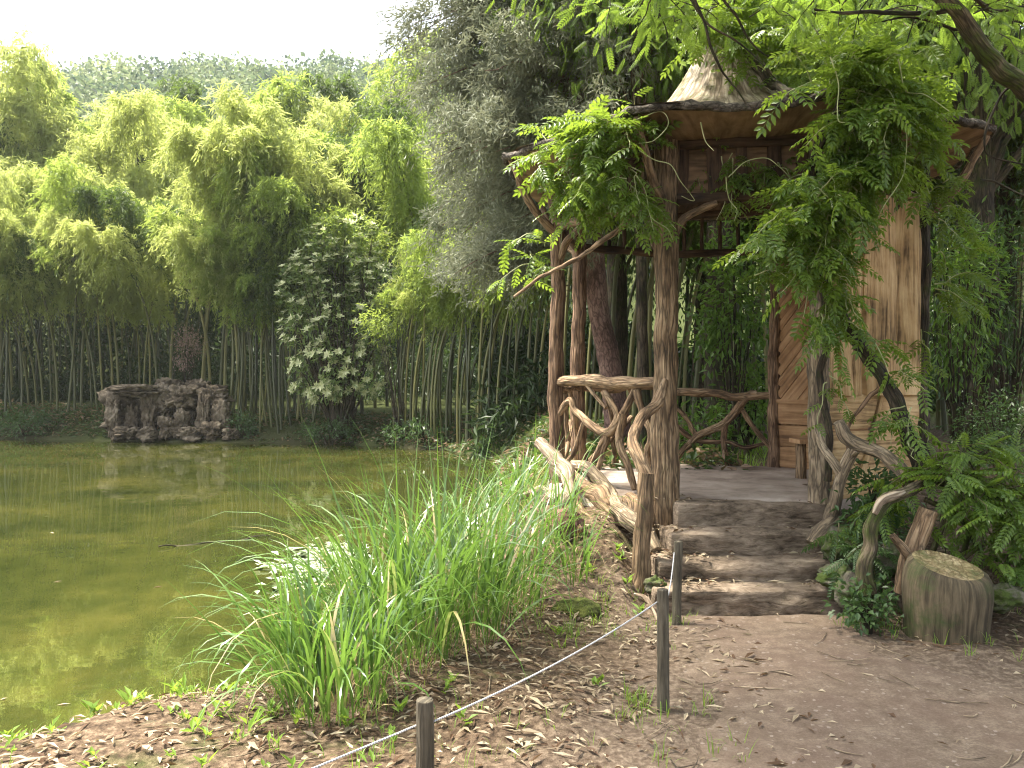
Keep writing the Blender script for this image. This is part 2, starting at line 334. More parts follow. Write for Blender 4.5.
def compound(npair=6, L=1.0, ll=.30, lw=.10, droop=.25):
    """a pinnate leaf of unit length along +y: folded leaflets in pairs and one at the tip"""
    V = []; Fc = []
    def leaflet(o, d, l, w):
        d = d/np.linalg.norm(d); s = np.cross(d, [0, 0, 1]); s /= np.linalg.norm(s); k = len(V)
        nz = np.array([0, 0, 1.0])
        V.extend([o, o+d*l*.4+s*w*.5+nz*w*.18, o+d*l*.75+s*w*.36+nz*w*.08-nz*l*.05, o+d*l-nz*l*.16, o+d*l*.75-s*w*.36+nz*w*.08-nz*l*.05, o+d*l*.4-s*w*.5+nz*w*.18, o+d*l*.45])
        Fc.extend([[k, k+1, k+6, k+5][0:4]]) if False else None
        Fc.extend([[k, k+1, k+2, k+6], [k+6, k+2, k+3, k+4], [k, k+6, k+4, k+5]])
    for i in range(npair):
        y = .16+.74*i/(npair-1); z = -droop*y*y
        q = 1-.35*abs(i/(npair-1)-.45)
        for sgn in (-1, 1): leaflet(np.array([0, y, z]), np.array([sgn*1.0, .55+.35*y, -.25]), ll*q, lw)
    leaflet(np.array([0, .93, -droop*.86]), np.array([0.001, 1, -.4]), ll*.9, lw)
    w = .008; k = len(V)
    for y in (0, .5, .95): V.extend([np.array([-w, y, -droop*y*y]), np.array([w, y, -droop*y*y])])
    Fc.extend([[k, k+1, k+3, k+2], [k+2, k+3, k+5, k+4]])
    return np.array(V), np.array(Fc)
CL_V, CL_F = compound(5, ll=.33, lw=.125)
CL2_V, CL2_F = compound(8, ll=.22, lw=.085, droop=.15)

# ---------------------------------------------------------------- terrain
POND = np.array([(-40, 1.5), (-12, 3.2), (-6, 3.7), (-2.7, 4.12), (-2.1, 4.42), (-1.5, 4.8), (-1.28, 5.3), (-1.25, 6.2), (-1.15, 7.4), (-.75, 8.6), (-.45, 10.0),
                 (-.35, 12.5), (-.3, 15), (-.35, 18), (-.7, 20.2), (-2.0, 22.3), (-4.2, 24.3), (-6.5, 25.2), (-8.9, 25.6), (-11, 25.9), (-14, 26.6), (-18, 27.6), (-40, 28)], float)
def sd_pond(x, y):
    p = np.stack([np.ravel(x), np.ravel(y)], 1); d = np.full(len(p), 1e9); ins = np.zeros(len(p), bool)
    for a, b in zip(POND, np.roll(POND, -1, 0)):
        e = b-a; w = p-a; t = np.clip((w@e)/(e@e), 0, 1); d = np.minimum(d, np.linalg.norm(w-t[:, None]*e, axis=1))
        c = (a[1] <= p[:, 1]) != (b[1] <= p[:, 1])
        if abs(e[1]) > 1e-9: ins ^= c & (p[:, 0] < a[0]+(p[:, 1]-a[1])*e[0]/e[1])
    return np.where(ins, -d, d).reshape(np.shape(x))
WATER = -.30
def H(x, y, fine=True):
    x = np.asarray(x, float); y = np.asarray(y, float); d = sd_pond(x, y)
    z3 = np.zeros_like(x)
    d = d+.22*fbm(np.stack([x*1.1, y*1.1, z3], -1), 3, 5)*np.clip(1.2-np.abs(d)*.3, 0, 1)
    T = .57*sstep(5.35, 7.2, y)*sstep(-.7, .75, x-.0*y)+.03*np.maximum(0, y-12)+.05*np.maximum(0, y-28)
    T = T+.22*sstep(2.5, 3.6, x)*sstep(4.6, 6.0, y)*(1-sstep(6, 8, y))
    hill = np.maximum(0, y-48)*.60; hill = 76*(1-np.exp(-hill/76))*(1+.12*fbm(np.stack([x*.02, y*.02, z3], -1), 3, 9))
    T = T+hill
    w = np.where(y > 14, 1.6, .75)
    z = np.where(d > 0, WATER+(T-WATER)*sstep(0, 1, d/w), WATER-np.minimum(1.1, -d*.4))
    st = sstep(.8, 1.0, x)*(1-sstep(2.5, 2.75, x))*sstep(5.4, 5.65, y)*(1-sstep(6.8, 7.0, y)); z = z-.14*st
    if fine:
        q = np.stack([x, y, z3], -1)
        pm = pathmask(x, y)
        z = z+(.035*fbm(q*1.3, 3, 2)+.014*fbm(q*7, 3, 3))*(1-.75*pm)*np.clip(d*2+.4, .2, 1)
    return z
PATH = np.array([(.1, -6), (.28, 3.0), (.5, 3.5), (.78, 4.1), (1.0, 4.8), (1.02, 5.75), (2.45, 5.75), (2.45, 5.25), (2.35, 4.75), (2.8, 4.35), (3.6, 4.2), (9, 4.0), (9, -6)], float)
def sd_poly(x, y, POLY):
    global POND
    keep = POND; POND = POLY; r = sd_pond(x, y); POND = keep; return r
def pathmask(x, y):
    return sstep(.12, -.12, sd_poly(x, y, PATH))
def grid(xs, ys, zf):
    X, Y = np.meshgrid(xs, ys); Z = zf(X, Y); v = np.stack([X, Y, Z], -1).reshape(-1, 3); nx = len(xs)
    i = (np.arange(len(ys)-1)*nx)[:, None]+np.arange(nx-1)[None]
    return v, np.stack([i, i+1, i+nx+1, i+nx], -1).reshape(-1, 4)
def spaced(a, b, step, lo, hi, g=1.13):
    c = list(np.arange(a, b, step)); s = step
    while c[-1] < hi: s = min(s*g, 8); c.append(c[-1]+s)
    s = step
    while c[0] > lo: s = min(s*g, 8); c.insert(0, c[0]-s)
    return np.array(c)
v, f = grid(spaced(-3.5, 5.5, .045, -260, 260), spaced(2.6, 8.0, .045, -12, 420), H)
gm = sstep(.75, -.1, sd_poly(v[:, 0], v[:, 1], PATH)+.2*fbm(v*np.array([1.5, 1.5, 0]), 3, 41))
tag(obj('ground', MB().add(v, f, np.stack([gm, sstep(15, 19, v[:, 1]), sstep(-.10, -.24, v[:, 2])], 1)).mesh('ground', M['ground'])), kind='structure')
xs = np.arange(-.4, 7.5, .04); ys = np.arange(-3, 6.0, .04)
def pathz(x, y):
    s = sd_poly(x, y, PATH); q = np.stack([x, y, 0*x], -1)
    s = s+.16*fbm(q*2.5, 5, 21)
    return H(x, y)+.008-.05*sstep(-.30, .12, s)+.004*fbm(q*9, 3, 4)
v, f = grid(xs, ys, pathz)
tag(obj('path', MB().add(v, f).mesh('path', M['path'])), kind='structure')
v, f = grid(np.linspace(-60, 4, 30), np.linspace(-4, 34, 30), lambda x, y: 0*x+WATER)
tag(obj('pond_water', MB().add(v, f).mesh('pond_water', M['water'])), kind='structure')

# ---------------------------------------------------------------- rocks
def rock_mb(mb, c, size, seed, rough=.35, layers=0.0, sub=4):
    bm = bmesh.new(); bmesh.ops.create_icosphere(bm, subdivisions=sub, radius=1)
    v = np.array([q.co[:] for q in bm.verts]); f = np.array([[q.index for q in p.verts] for p in bm.faces]); bm.free()
    if layers > .09: v = v/np.linalg.norm(v, ord=4, axis=1)[:, None]*.95
    n = fbm(v*1.4+seed*5.3, 5, seed); n2 = np.abs(fbm(v*2.6+seed*2.1, 4, seed+9)); n3 = np.abs(noise3(v*5.5+seed, seed+3))
    r = 1+rough*(.55*n-.8*n2+.25)-rough*.25*n3
    if layers:
        r = r+layers*noise3(np.stack([v[:, 0]*.6+seed, v[:, 1]*.6, v[:, 2]*5.5+n*.8], 1), seed)
    mb.add(v*r[:, None]*np.array(size)+np.array(c), f); return mb
g = P(170, 440, 26.2); g[2] = -.3
gr = thing('rock_grotto', 'craggy brown rockwork grotto on the far shore below the bamboo', 'rockwork', g)
rs = np.random.default_rng(3)
for px, py, Y, w, h in ((136, 391, 26.2, 24, 6), (120, 398, 26.9, 12, 8), (160, 394, 26.6, 16, 9), (114, 420, 26.4, 7, 20), (134, 422, 26.6, 8, 18), (150, 412, 26.1, 8, 22), (163, 408, 26.4, 9, 14), (168, 428, 25.9, 9, 11),
                        (140, 415, 27.4, 34, 24), (184, 398, 26.3, 16, 12), (196, 412, 27.4, 30, 26), (182, 424, 26.0, 9, 14), (203, 416, 26.0, 7, 20), (215, 398, 26.5, 15, 11), (222, 418, 26.2, 9, 16), (199, 392, 27.0, 14, 14),
                        (126, 434, 25.9, 12, 7), (148, 434, 25.8, 9, 7), (192, 434, 25.8, 12, 7), (212, 432, 25.8, 10, 9), (232, 434, 25.8, 9, 6), (172, 386, 27.3, 14, 8)):
    q = Y/F; c = P(px, py, Y)
    mb = MB(); rock_mb(mb, (c[0], c[1], c[2]), (w*q*.92, w*q*.7, h*q*.92), int(rs.integers(1, 900)), .62, .16, 5)
    part('rock', mb, M['rock'], gr)

# ---------------------------------------------------------------- pavilion
FZ = .62
ctr = np.array([2.2, 8.15])
posts = {'L': (.45, 7.95), 'FL': (1.325, 6.8), 'FR': (2.575, 6.62), 'R': (3.80, 7.35), 'RB': (3.95, 8.55), 'B1': (3.11, 9.35), 'B2': (1.92, 9.75), 'BL': (.77, 9.15)}
order = ['L', 'FL', 'FR', 'R', 'RB', 'B1', 'B2', 'BL']
pav = thing('garden_pavilion', 'rustic log pavilion with flared bark roof beside the pond', 'pavilion', (2.2, 8.15, FZ))
pd = {'L': (.075, 'bark_red'), 'FL': (.108, 'bark_post'), 'FR': (.085, 'bark_grey'), 'R': (.075, 'bark_dark'), 'RB': (.08, 'bark_red'), 'B1': (.07, 'bark_red'), 'B2': (.07, 'bark_red'), 'BL': (.085, 'bark_red')}
for k, name in enumerate(order):
    x, y = posts[name]; r, mt = pd[name]; mb = MB()
    tube(mb, [(x+.01, y, .2), (x, y, 1.0), (x-.012, y, 1.7), (x+.01, y, 2.5), (x, y, 3.70)], [r*1.22, r*1.04, r*.98, r*.95, r*.92], 36, 16, .15, .014, seed=k+3)
    part('post', mb, M[mt], pav)
# floor slab
mb = MB(); o8 = np.array([posts[n] for n in order]); o8 = ctr+(o8-ctr)*1.06
xs = np.linspace(0, 1, 9)
ring = []
for a, b in zip(o8, np.roll(o8, -1, 0)): ring += [a+(b-a)*s for s in np.linspace(0, 1, 8, endpoint=False)]
ring = np.array(ring); ring[8:16] = (np.array(posts['FL'])+(np.array(posts['FR'])-np.array(posts['FL']))*np.linspace(0, 1, 8, endpoint=False)[:, None])+np.array([0, .03]); ring = ring+.03*np.stack([noise3(np.c_[ring*4, 0*ring[:, :1]], 4), noise3(np.c_[ring*4, 0*ring[:, :1]], 5)], 1)
n = len(ring); levels = [(.0, FZ), (.3, FZ+.004), (.6, FZ), (.9, FZ), (.985, FZ-.004), (1.0, FZ-.03), (1.0, 0.15)]
vv = np.concatenate([np.c_[ctr+(ring-ctr)*s, np.full(n, z)] for s, z in levels])
ii = (np.arange(len(levels)-1)*n)[:, None]; jj = np.arange(n)[None]; kk = ((np.arange(n)+1) % n)[None]
mb.add(vv, np.stack([ii+jj, ii+kk, ii+n+kk, ii+n+jj], -1).reshape(-1, 4)[:, ::-1])
part('floor', mb, M['floor'], pav)
# beams and spindles of the frieze
def side(a, b): return np.array([*posts[a], 0.]), np.array([*posts[b], 0.])
zv = np.array([0, 0, 1.])
for k in range(8):
    A, B = side(order[k], order[(k+1) % 8]); nm = order[k]
    mb = MB(); tube(mb, [A+zv*3.18, (A+B)/2+zv*3.19, B+zv*3.18], [.05, .045, .05], 10, 8, .15, .01, seed=k+20)
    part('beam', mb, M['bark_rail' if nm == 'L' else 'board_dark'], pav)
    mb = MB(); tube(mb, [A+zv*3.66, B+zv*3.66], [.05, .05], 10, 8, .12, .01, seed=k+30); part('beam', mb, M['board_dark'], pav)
    if nm in ('B1', 'B2', 'BL', 'L'):
        for s in np.linspace(.16, .84, 5):
            mb = MB(); q = A+(B-A)*s; tube(mb, [q+zv*3.18, q+zv*3.66], [.024, .022], 8, 3, .2, .008, seed=int(s*100)+k)
            part('spindle', mb, M['board_dark'], pav)
def plank(mb, o, ax, ay, w, h, th=.045, seed=0, wave=.02, nx=6, ny=14, crown=.02, mi=0):
    """a waney-edged board: o lower-left corner, ax across, ay along"""
    ax = unit(np.array(ax, float)); ay = unit(np.array(ay, float)); an = np.cross(ax, ay)
    u = np.linspace(0, 1, nx); vv = np.linspace(0, 1, ny); U, Vg = np.meshgrid(u, vv)
    lo = wave*fbm(np.stack([vv*h*3, 0*vv, 0*vv+seed], -1), 2, seed); hi = wave*fbm(np.stack([vv*h*3, 0*vv, 0*vv+seed+7], -1), 2, seed+1)
    x = lo[:, None]+(w+hi-lo)[:, None]*U
    fr = th+crown*np.sin(math.pi*U)+.004*fbm(np.stack([U*3, Vg*h*3, 0*U+seed], -1), 2, seed)
    pf = np.array(o)+x[..., None]*ax+(Vg*h)[..., None]*ay+fr[..., None]*an
    pb = np.array(o)+x[..., None]*ax+(Vg*h)[..., None]*ay
    tc = np.stack([x, fr, Vg*h], -1)+seed*1.71
    N_ = nx*ny; i = (np.arange(ny-1)*nx)[:, None]+np.arange(nx-1)[None]
    q = np.stack([i, i+1, i+nx+1, i+nx], -1).reshape(-1, 4)
    per = list(range(nx))+[nx*j+nx-1 for j in range(1, ny)]+[nx*(ny-1)+j for j in range(nx-2, -1, -1)]+[nx*j for j in range(ny-2, 0, -1)]
    per = np.array(per); pn = np.roll(per, -1)
    rim = np.stack([per, per+N_, pn+N_, pn], 1)
    mb.add(np.concatenate([pf.reshape(-1, 3), pb.reshape(-1, 3)]), np.concatenate([q, q[:, ::-1]+N_, rim]), np.concatenate([tc.reshape(-1, 3)]*2), False, mi)
# wall outside (between front right and right posts)
A, B = side('FR', 'R'); ab = unit(B-A); Ln = np.linalg.norm(B-A); out = np.cross(ab, zv)
mb = MB(); x = .07; k = 0
for w in (.17, .17, .14, .47, .42):
    if x+w > Ln: w = Ln-x
    plank(mb, A+ab*x+zv*1.50-out*.02, ab, zv, w-.02, 1.75, .04+.02*(k % 2), 40+k, .022, 12, 26, .075 if w > .3 else .03); x += w; k += 1
for k, z in enumerate((.60, .90, 1.21)):
    plank(mb, A+ab*.06+zv*(z+.295)-out*.02, -zv, ab, .29, Ln-.12, .035+.006*(k % 2), 60+k, .008, 7, 14, .012)
plank(mb, A+ab*.42+zv*.66+out*.03, unit(ab-zv*.42), unit(zv+ab*.42), .05, .95, .02, 73, .012, 4, 10, .012)
part('wall', mb, M['plank'], pav)
# curved top log over the planks
mb = MB(); tube(mb, [A+ab*.05+zv*3.27+out*.03, A+ab*(Ln/2)+zv*3.33+out*.04, B-ab*.03+zv*3.27+out*.03], [.06, .07, .06], 10, 8, .15, .01, seed=77); part('top_log', mb, M['bark_rail'], pav)
# inside faces: diagonal boards above, lying boards below
def inner_wall(a, b, seed):
    A, B = side(a, b); ab = unit(B-A); Ln = np.linalg.norm(B-A); inn = np.cross(ab, zv)
    if inn[:2]@(ctr-(A+B)[:2]/2) < 0: A, B = B, A; ab = -ab; inn = -inn
    mb = MB()
    for k, z in enumerate((.62, .87, 1.13)):
        plank(mb, A+ab*.05+zv*(z+.25), -zv, ab, .245, Ln-.1, .03, seed+k, .006, 4, 8, .004)
    h0, h1 = 1.42, 3.2; s = .105; dirn = unit(ab*.62+zv*.78); k = 0; off = -1.6
    while off < Ln:                                                     # boards clipped to the panel
        t0 = max(0, -off/.62+.04, 0); tA = t0; tB = min((h1-h0)/.78, (Ln-.06-off)/.62)
        if tB-tA > .12: plank(mb, A+ab*(off)+zv*h0+dirn*tA, unit(np.cross(dirn, inn)), dirn, s*.94*.79, tB-tA, .022+.004*(k % 2), seed+10+k, .003, 3, 6, .004)
        off += s; k += 1
    plank(mb, A+ab*.04+zv*h0, -zv, ab, .05, Ln-.08, .04, seed+90, .004, 3, 8, .006)
    plank(mb, A+ab*.02+zv*.62-inn*.03, ab, zv, Ln-.04, 2.6, .02, seed+91, .0, 3, 4, .0)
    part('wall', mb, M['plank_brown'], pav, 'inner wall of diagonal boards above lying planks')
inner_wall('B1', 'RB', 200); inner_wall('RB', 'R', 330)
# roof
EV = {'L': (-.06, 7.62, 3.79), 'FL': (.96, 6.28, 3.77), 'FR': (2.72, 5.92, 3.80), 'R': (4.24, 6.95, 3.82), 'RB': (4.5, 8.6, 3.8), 'B1': (3.55, 10.2, 3.8), 'B2': (1.75, 10.45, 3.8), 'BL': (.3, 9.55, 3.8)}
e8 = np.array([EV[n] for n in order]); S = 10
ering = np.array([a+(b-a)*s for a, b in zip(e8, np.roll(e8, -1, 0)) for s in np.linspace(0, 1, S, endpoint=False)])
sag = np.tile(np.sin(np.linspace(0, 1, S, endpoint=False)*math.pi), 8)
ering[:, 2] -= .05*sag
ering[:, :2] += .012*np.stack([noise3(ering*7, 1), noise3(ering*7, 2)], 1)
n = len(ering); pc = np.array([2.2, 8.15])
pring = np.array([np.array(posts[a])+(np.array(posts[b])-np.array(posts[a]))*s for a, b in zip(order, order[1:]+order[:1]) for s in np.linspace(0, 1, S, endpoint=False)])
def shell(prof, base, seed, amp, flip=False, tcs=1.0):
    rows = []; tcr = []; ang = np.arctan2(base[:, 1]-pc[1], base[:, 0]-pc[0])
    for s, z, mixz in prof:
        zz = z+(base[:, 2]-3.8)*mixz; p = np.c_[pc+(base[:, :2]-pc)*s, zz]
        rib = amp*fbm(np.stack([np.cos(ang)*9, np.sin(ang)*9, np.full(n, z*2.)], -1), 3, seed)
        p[:, :2] += (base[:, :2]-pc)*rib[:, None]*s; rows.append(p)
        tcr.append(np.stack([np.cos(ang)*1.2, np.sin(ang)*1.2, np.full(n, (1-s)*2.0+z)], -1)*tcs)
    m = len(rows); ii = (np.arange(m-1)*n)[:, None]; jj = np.arange(n)[None]; kk = ((np.arange(n)+1) % n)[None]
    q = np.stack([ii+jj, ii+kk, ii+n+kk, ii+n+jj], -1).reshape(-1, 4)
    return np.concatenate(rows), (q[:, ::-1] if flip else q), np.concatenate(tcr)
mb = MB()
v, f, tc = shell([(1.0, 3.85, 1), (.85, 3.89, .7), (.65, 4.0, .3), (.45, 4.17, 0), (.33, 4.34, 0), (.265, 4.50, 0), (.215, 4.66, 0), (.17, 4.82, 0), (.125, 4.98, 0), (.085, 5.16, 0), (.05, 5.36, 0), (.02, 5.52, 0), (.001, 5.54, 0)], ering, 5, .05)
mb.add(v, f, tc); roof = part('roof', mb, M['roofbark'], pav)
mb = MB(); m1 = 8; rows = []; tcs = []
for s in np.linspace(0, 1, m1):
    inner = np.c_[pc+(pring-pc)*1.0, np.full(n, 3.68)]
    p = inner+(ering-inner)*s; p[:, 2] = 3.68+(ering[:, 2]-3.68)*s**1.5+.012*noise3(p*6, 3); rows.append(p)
    tcs.append(np.c_[np.arange(n)*.13, np.zeros(n), np.full(n, s)])
jj = np.arange(n)[None]; kk = ((np.arange(n)+1) % n)[None]; ii = (np.arange(m1-1)*n)[:, None]
mb.add(np.concatenate(rows), np.stack([ii+jj, ii+kk, ii+n+kk, ii+n+jj], -1).reshape(-1, 4)[:, ::-1], np.concatenate(tcs))
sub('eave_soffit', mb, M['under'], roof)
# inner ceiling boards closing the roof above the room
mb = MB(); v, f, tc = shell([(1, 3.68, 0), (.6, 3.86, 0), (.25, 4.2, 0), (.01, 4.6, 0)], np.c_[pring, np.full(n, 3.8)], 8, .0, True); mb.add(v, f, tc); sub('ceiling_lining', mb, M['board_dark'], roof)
mb = MB(); er = np.vstack([ering, ering[:1]])+np.array([0, 0, .02])
tube(mb, er, np.full(len(er), .034), 8, 3, .6, .04, False, seed=5); sub('bark_edge', mb, M['edgebark'], roof)
for k, name in enumerate(order):
    a = np.array([*posts[name], 3.12]); e = e8[k]; mb = MB(); d = np.r_[unit((e-a)[:2]), 0.]
    tube(mb, [a-zv*.02, a+(e-a)*.5-zv*.10, e-d*.05-zv*.02], [.045, .04, .03], 8, 8, .15, .01, seed=k+50); sub('hip_pole', mb, M['bark_rail'], roof)
# front frieze boards over the entrance and front left side
for a, b, sd in (('FL', 'FR', 1), ('L', 'FL', 2)):
    A, B = side(a, b); ab = unit(B-A); Ln = np.linalg.norm(B-A); 
    mb = MB(); plank(mb, A+ab*.06+zv*3.70+np.cross(ab, zv)*-.06, -zv, ab, .47, Ln-.12, .02, 395+sd, .006, 5, 10, .004); part('frieze_panel', mb, M['under'], pav)
    for k, s in enumerate(np.linspace(.08, .86, 5)):
        mb = MB(); plank(mb, A+ab*Ln*s+zv*3.22-np.cross(ab, zv)*.03, ab, zv, .13 if k % 2 else .09, .44, .03, 400+k+sd*10, .012, 4, 6, .01)
        part('frieze_board', mb, M['board_dark'], pav)
# curved brackets at post heads
FLp, FRp, Lp = (np.array([*posts[k], 0]) for k in ('FL', 'FR', 'L'))
for a, b in ((FLp, FRp), (FRp, FLp), (FLp, Lp), (Lp, FLp)):
    d = unit(b-a); mb = MB(); tube(mb, [a+d*.05+zv*2.85, a+d*.16+zv*3.02, a+d*.42+zv*3.16], [.04, .036, .03], 8, 8, .2, .012, seed=61); part('bracket', mb, M['bark_rail'], pav)
# railings
rail_part = {}
def rail(a, b, za, zb, seed, r=.05):
    A, B = side(a, b); d = unit(B-A); mb = MB()
    tube(mb, [A-d*.08+zv*za, A+(B-A)*.3+zv*(za*.7+zb*.3+.015), A+(B-A)*.65+zv*(za*.35+zb*.65-.02), B+d*.05+zv*zb], [r*.8, r*1.05, r, r*.85], 12, 8, .2, .018, seed=seed)
    return part('rail', mb, M['bark_rail'], pav)
def twig(parent, pix, A, B, r, seed, mat='bark_rail', off=0.0, name='branch'):
    pts = [onplane(x, y, A, B, off) for x, y in pix]; mb = MB()
    tube(mb, pts, r, 10, 8, .22, .012, seed=seed)
    return sub(name, mb, M[mat], parent)
r1 = rail('L', 'FL', 1.62, 1.63, 81, .055); A, B = side('L', 'FL')
for k, (pix, r) in enumerate([([(557, 417), (571, 400), (577, 413), (605, 433), (621, 416), (636, 386)], [.03, .04, .036, .045, .036, .034]),
                              ([(604, 391), (617, 416), (602, 442), (590, 468)], [.034, .03, .03, .028]), ([(610, 431), (602, 452), (596, 474)], [.03, .026, .026]),
                              ([(623, 414), (620, 438), (628, 467), (634, 490)], [.04, .038, .034, .03]), ([(637, 390), (643, 414), (651, 436), (648, 456), (657, 482)], [.036, .03, .034, .03, .034]),
                              ([(586, 384), (596, 396), (606, 408)], [.02, .02, .02]), ([(560, 470), (574, 452), (584, 420)], [.024, .026, .02])]):
    twig(r1, pix, A, B, r, 100+k)
r2 = rail('B2', 'B1', 1.50, 1.46, 82, .05); A, B = side('B2', 'B1')
for k, (pix, r) in enumerate([([(676, 459), (697, 436), (725, 423), (746, 398), (757, 394)], [.04, .045, .048, .05, .05]), ([(726, 420), (724, 446), (729, 467)], [.044, .036, .045]),
                              ([(742, 408), (755, 430), (771, 447)], [.03, .03, .034]), ([(676, 425), (697, 440), (728, 442), (746, 447), (768, 443)], [.034, .03, .026, .024, .024]), ([(668, 400), (684, 416), (697, 436)], [.03, .03, .03])]):
    twig(r2, pix, A, B, r, 120+k, 'bark_red' if k % 2 else 'bark_rail')
for a, b, sd in (('BL', 'L', 83), ('B2', 'BL', 84)):
    rr = rail(a, b, 1.56, 1.56, sd, .045); A, B = side(a, b)
    for k, (s0, z0, s1, z1) in enumerate(((.1, .65, .45, 1.55), (.9, .65, .4, 1.2), (.62, .65, .7, 1.5))):
        mb = MB(); p0 = A+(B-A)*s0+zv*z0; p1 = A+(B-A)*s1+zv*z1; tube(mb, [p0, (p0+p1)/2+np.array([.03, .04, .05]), p1], [.032, .026, .028], 8, 8, .2, .02, seed=sd+k*3); sub('branch', mb, M['bark_rail'], rr)
# bench inside against the wall
bn = thing('bench', 'small plank bench on a round log leg inside the pavilion', 'bench', (3.25, 8.3, FZ))
mb = MB(); tube(mb, [(3.0, 8.2, FZ), (3.0, 8.2, .99)], [.055, .05], 12, 4, .1, .005, seed=4); part('leg', mb, M['bark_post'], bn)
mb = MB(); tube(mb, [(3.62, 8.1, FZ), (3.62, 8.1, .99)], [.055, .05], 12, 4, .1, .005, seed=6); part('leg', mb, M['bark_post'], bn)
mb = MB(); plank(mb, np.array([2.93, 8.02, .99]), (1, 0, 0), (0, 1, 0), .78, .32, .045, 9, .012, 8, 5, .006); part('seat', mb, M['plank_brown'], bn)

# ---------------------------------------------------------------- stone steps
st = thing('stone_steps', 'four worn stone steps up to the pavilion floor', 'steps', (1.85, 6.2, 0))
def step_block(x0, x1, y0, y1, z0, z1, seed):
    nx, ny, nz = 44, 14, 12; mb = MB()
    def face(o, ux, uy, a, b):
        s, q = np.meshgrid(np.linspace(0, 1, a), np.linspace(0, 1, b)); p = np.array(o)+s[..., None]*np.array(ux)+q[..., None]*np.array(uy)
        i = (np.arange(b-1)*a)[:, None]+np.arange(a-1)[None]; return p.reshape(-1, 3), np.stack([i, i+1, i+a+1, i+a], -1).reshape(-1, 4)
    dx, dy, dz = x1-x0, y1-y0, z1-z0; c = np.array([(x0+x1)/2, (y0+y1)/2, (z0+z1)/2]); hs = np.array([dx, dy, dz])/2
    for o, ux, uy, a, b in (((x0, y0, z1), (dx, 0, 0), (0, dy, 0), nx, ny), ((x0, y0, z0), (dx, 0, 0), (0, 0, dz), nx, nz), ((x0, y1, z0), (0, -dy, 0), (0, 0, dz), ny, nz), ((x1, y0, z0), (0, dy, 0), (0, 0, dz), ny, nz)):
        p, f = face(o, ux, uy, a, b); rel = p-c; rd = .035                # rounded box, then weathering
        inner = np.clip(rel, -(hs-rd), hs-rd); dd = rel-inner; p = c+inner+unit(dd)*np.minimum(np.linalg.norm(dd, axis=1), rd)[:, None]
        nr = unit(rel/hs**1.0*np.array([.2, 1, 1]))
        q = p*np.array([3, 3, 9]); w = fbm(q, 4, seed); lo = fbm(p*np.array([1.6, 2, 4]), 3, seed+5)
        p = p+np.c_[0*w, -.034*w-.075*lo, .012*w+.026*lo]
        mb.add(p, f)
    return part('step', mb, M['step'], st)
step_block(1.36, 2.62, 6.52, 7.05, 0, FZ-.012, 11)
step_block(1.24, 2.62, 6.24, 6.90, 0, .41, 12)
step_block(1.10, 2.62, 5.95, 6.55, -.05, .262, 13)
step_block(1.02, 2.50, 5.66, 6.2, -.1, .12, 14)

# ---------------------------------------------------------------- driftwood handrails, roots, stump
hl = thing('driftwood_handrail', 'gnarled branch handrail on a leaning stake left of the steps', 'handrail', (1.0, 6.1, .1))
gz = H(np.array([1.0]), np.array([6.05]))[0]
mb = MB(); tube(mb, [P(640, 592, 6.05), P(642, 550, 6.05), P(646, 512, 6.06), P(646, 474, 6.08)], [.078, .07, .066, .058], 14, 8, .2, .012, seed=131); part('stake', mb, M['bark_post'], hl)
mb = MB(); tube(mb, [P(648, 478, 6.1), P(640, 458, 6.15), P(633, 440, 6.3), P(643, 418, 6.45), P(657, 403, 6.58), P(664, 380, 6.68)], [.05, .05, .048, .046, .045, .03], 14, 8, .2, .012, seed=133); part('rail', mb, M['bark_rail'], hl)
hr = thing('driftwood_handrail', 'forked grey driftwood handrail right of the steps', 'handrail', (2.6, 6.2, .1))
mb = MB(); tube(mb, [P(826, 532, 6.25), P(833, 510, 6.25), P(840, 480, 6.2), P(851, 455, 6.15), P(856, 447, 6.1)], [.055, .048, .045, .047, .05], 14, 8, .2, .012, seed=141); part('upright', mb, M['bark_grey'], hr)
mb = MB(); tube(mb, [P(841, 474, 6.2), P(832, 462, 6.22), P(824, 448, 6.3), P(820, 430, 6.4)], [.04, .036, .034, .03], 12, 8, .2, .012, seed=142); part('fork', mb, M['bark_grey'], hr)
mb = MB(); tube(mb, [P(836, 422, 6.1), P(844, 437, 6.1), P(858, 446, 6.08), P(880, 452, 5.95), P(897, 464, 5.8), P(910, 482, 5.7)], [.042, .048, .05, .046, .05, .048], 14, 8, .22, .015, seed=143); part('rail', mb, M['bark_grey'], hr)
mb = MB(); tube(mb, [P(812, 545, 6.15), P(822, 532, 6.2), P(836, 520, 6.3), P(850, 512, 6.4)], [.05, .075, .07, .04], 12, 8, .35, .02, seed=144); part('root', mb, M['bark_grey'], hr)
ar = thing('arched_branch', 'mossy arched branch with a bleached elbow behind the stump', 'branch', (2.3, 5.2, .05))
mb = MB(); tube(mb, [P(868, 592, 5.2), P(864, 570, 5.2), P(871, 545, 5.2), P(874, 520, 5.2), P(883, 502, 5.25), P(905, 492, 5.4), P(930, 478, 5.6)], [.052, .05, .046, .044, .045, .04, .03], 14, 8, .25, .018, seed=151); part('limb', mb, M['bark_moss'], ar)
mb = MB(); tube(mb, [P(876, 513, 5.17), P(882, 501, 5.18), P(894, 496, 5.24), P(904, 491, 5.3)], [.018, .028, .030, .012], 10, 8, .2, .01, seed=152); part('bleached_patch', mb, M['drift'], ar)
lp = thing('leaning_post', 'short orange brown log post leaning behind the cut stump', 'post', (2.6, 5.1, 0))
mb = MB(); tube(mb, [P(908, 592, 5.25), P(913, 560, 5.25), P(922, 530, 5.25), P(929, 511, 5.25)], [.085, .07, .065, .062], 14, 8, .18, .012, capmi=1, seed=161)
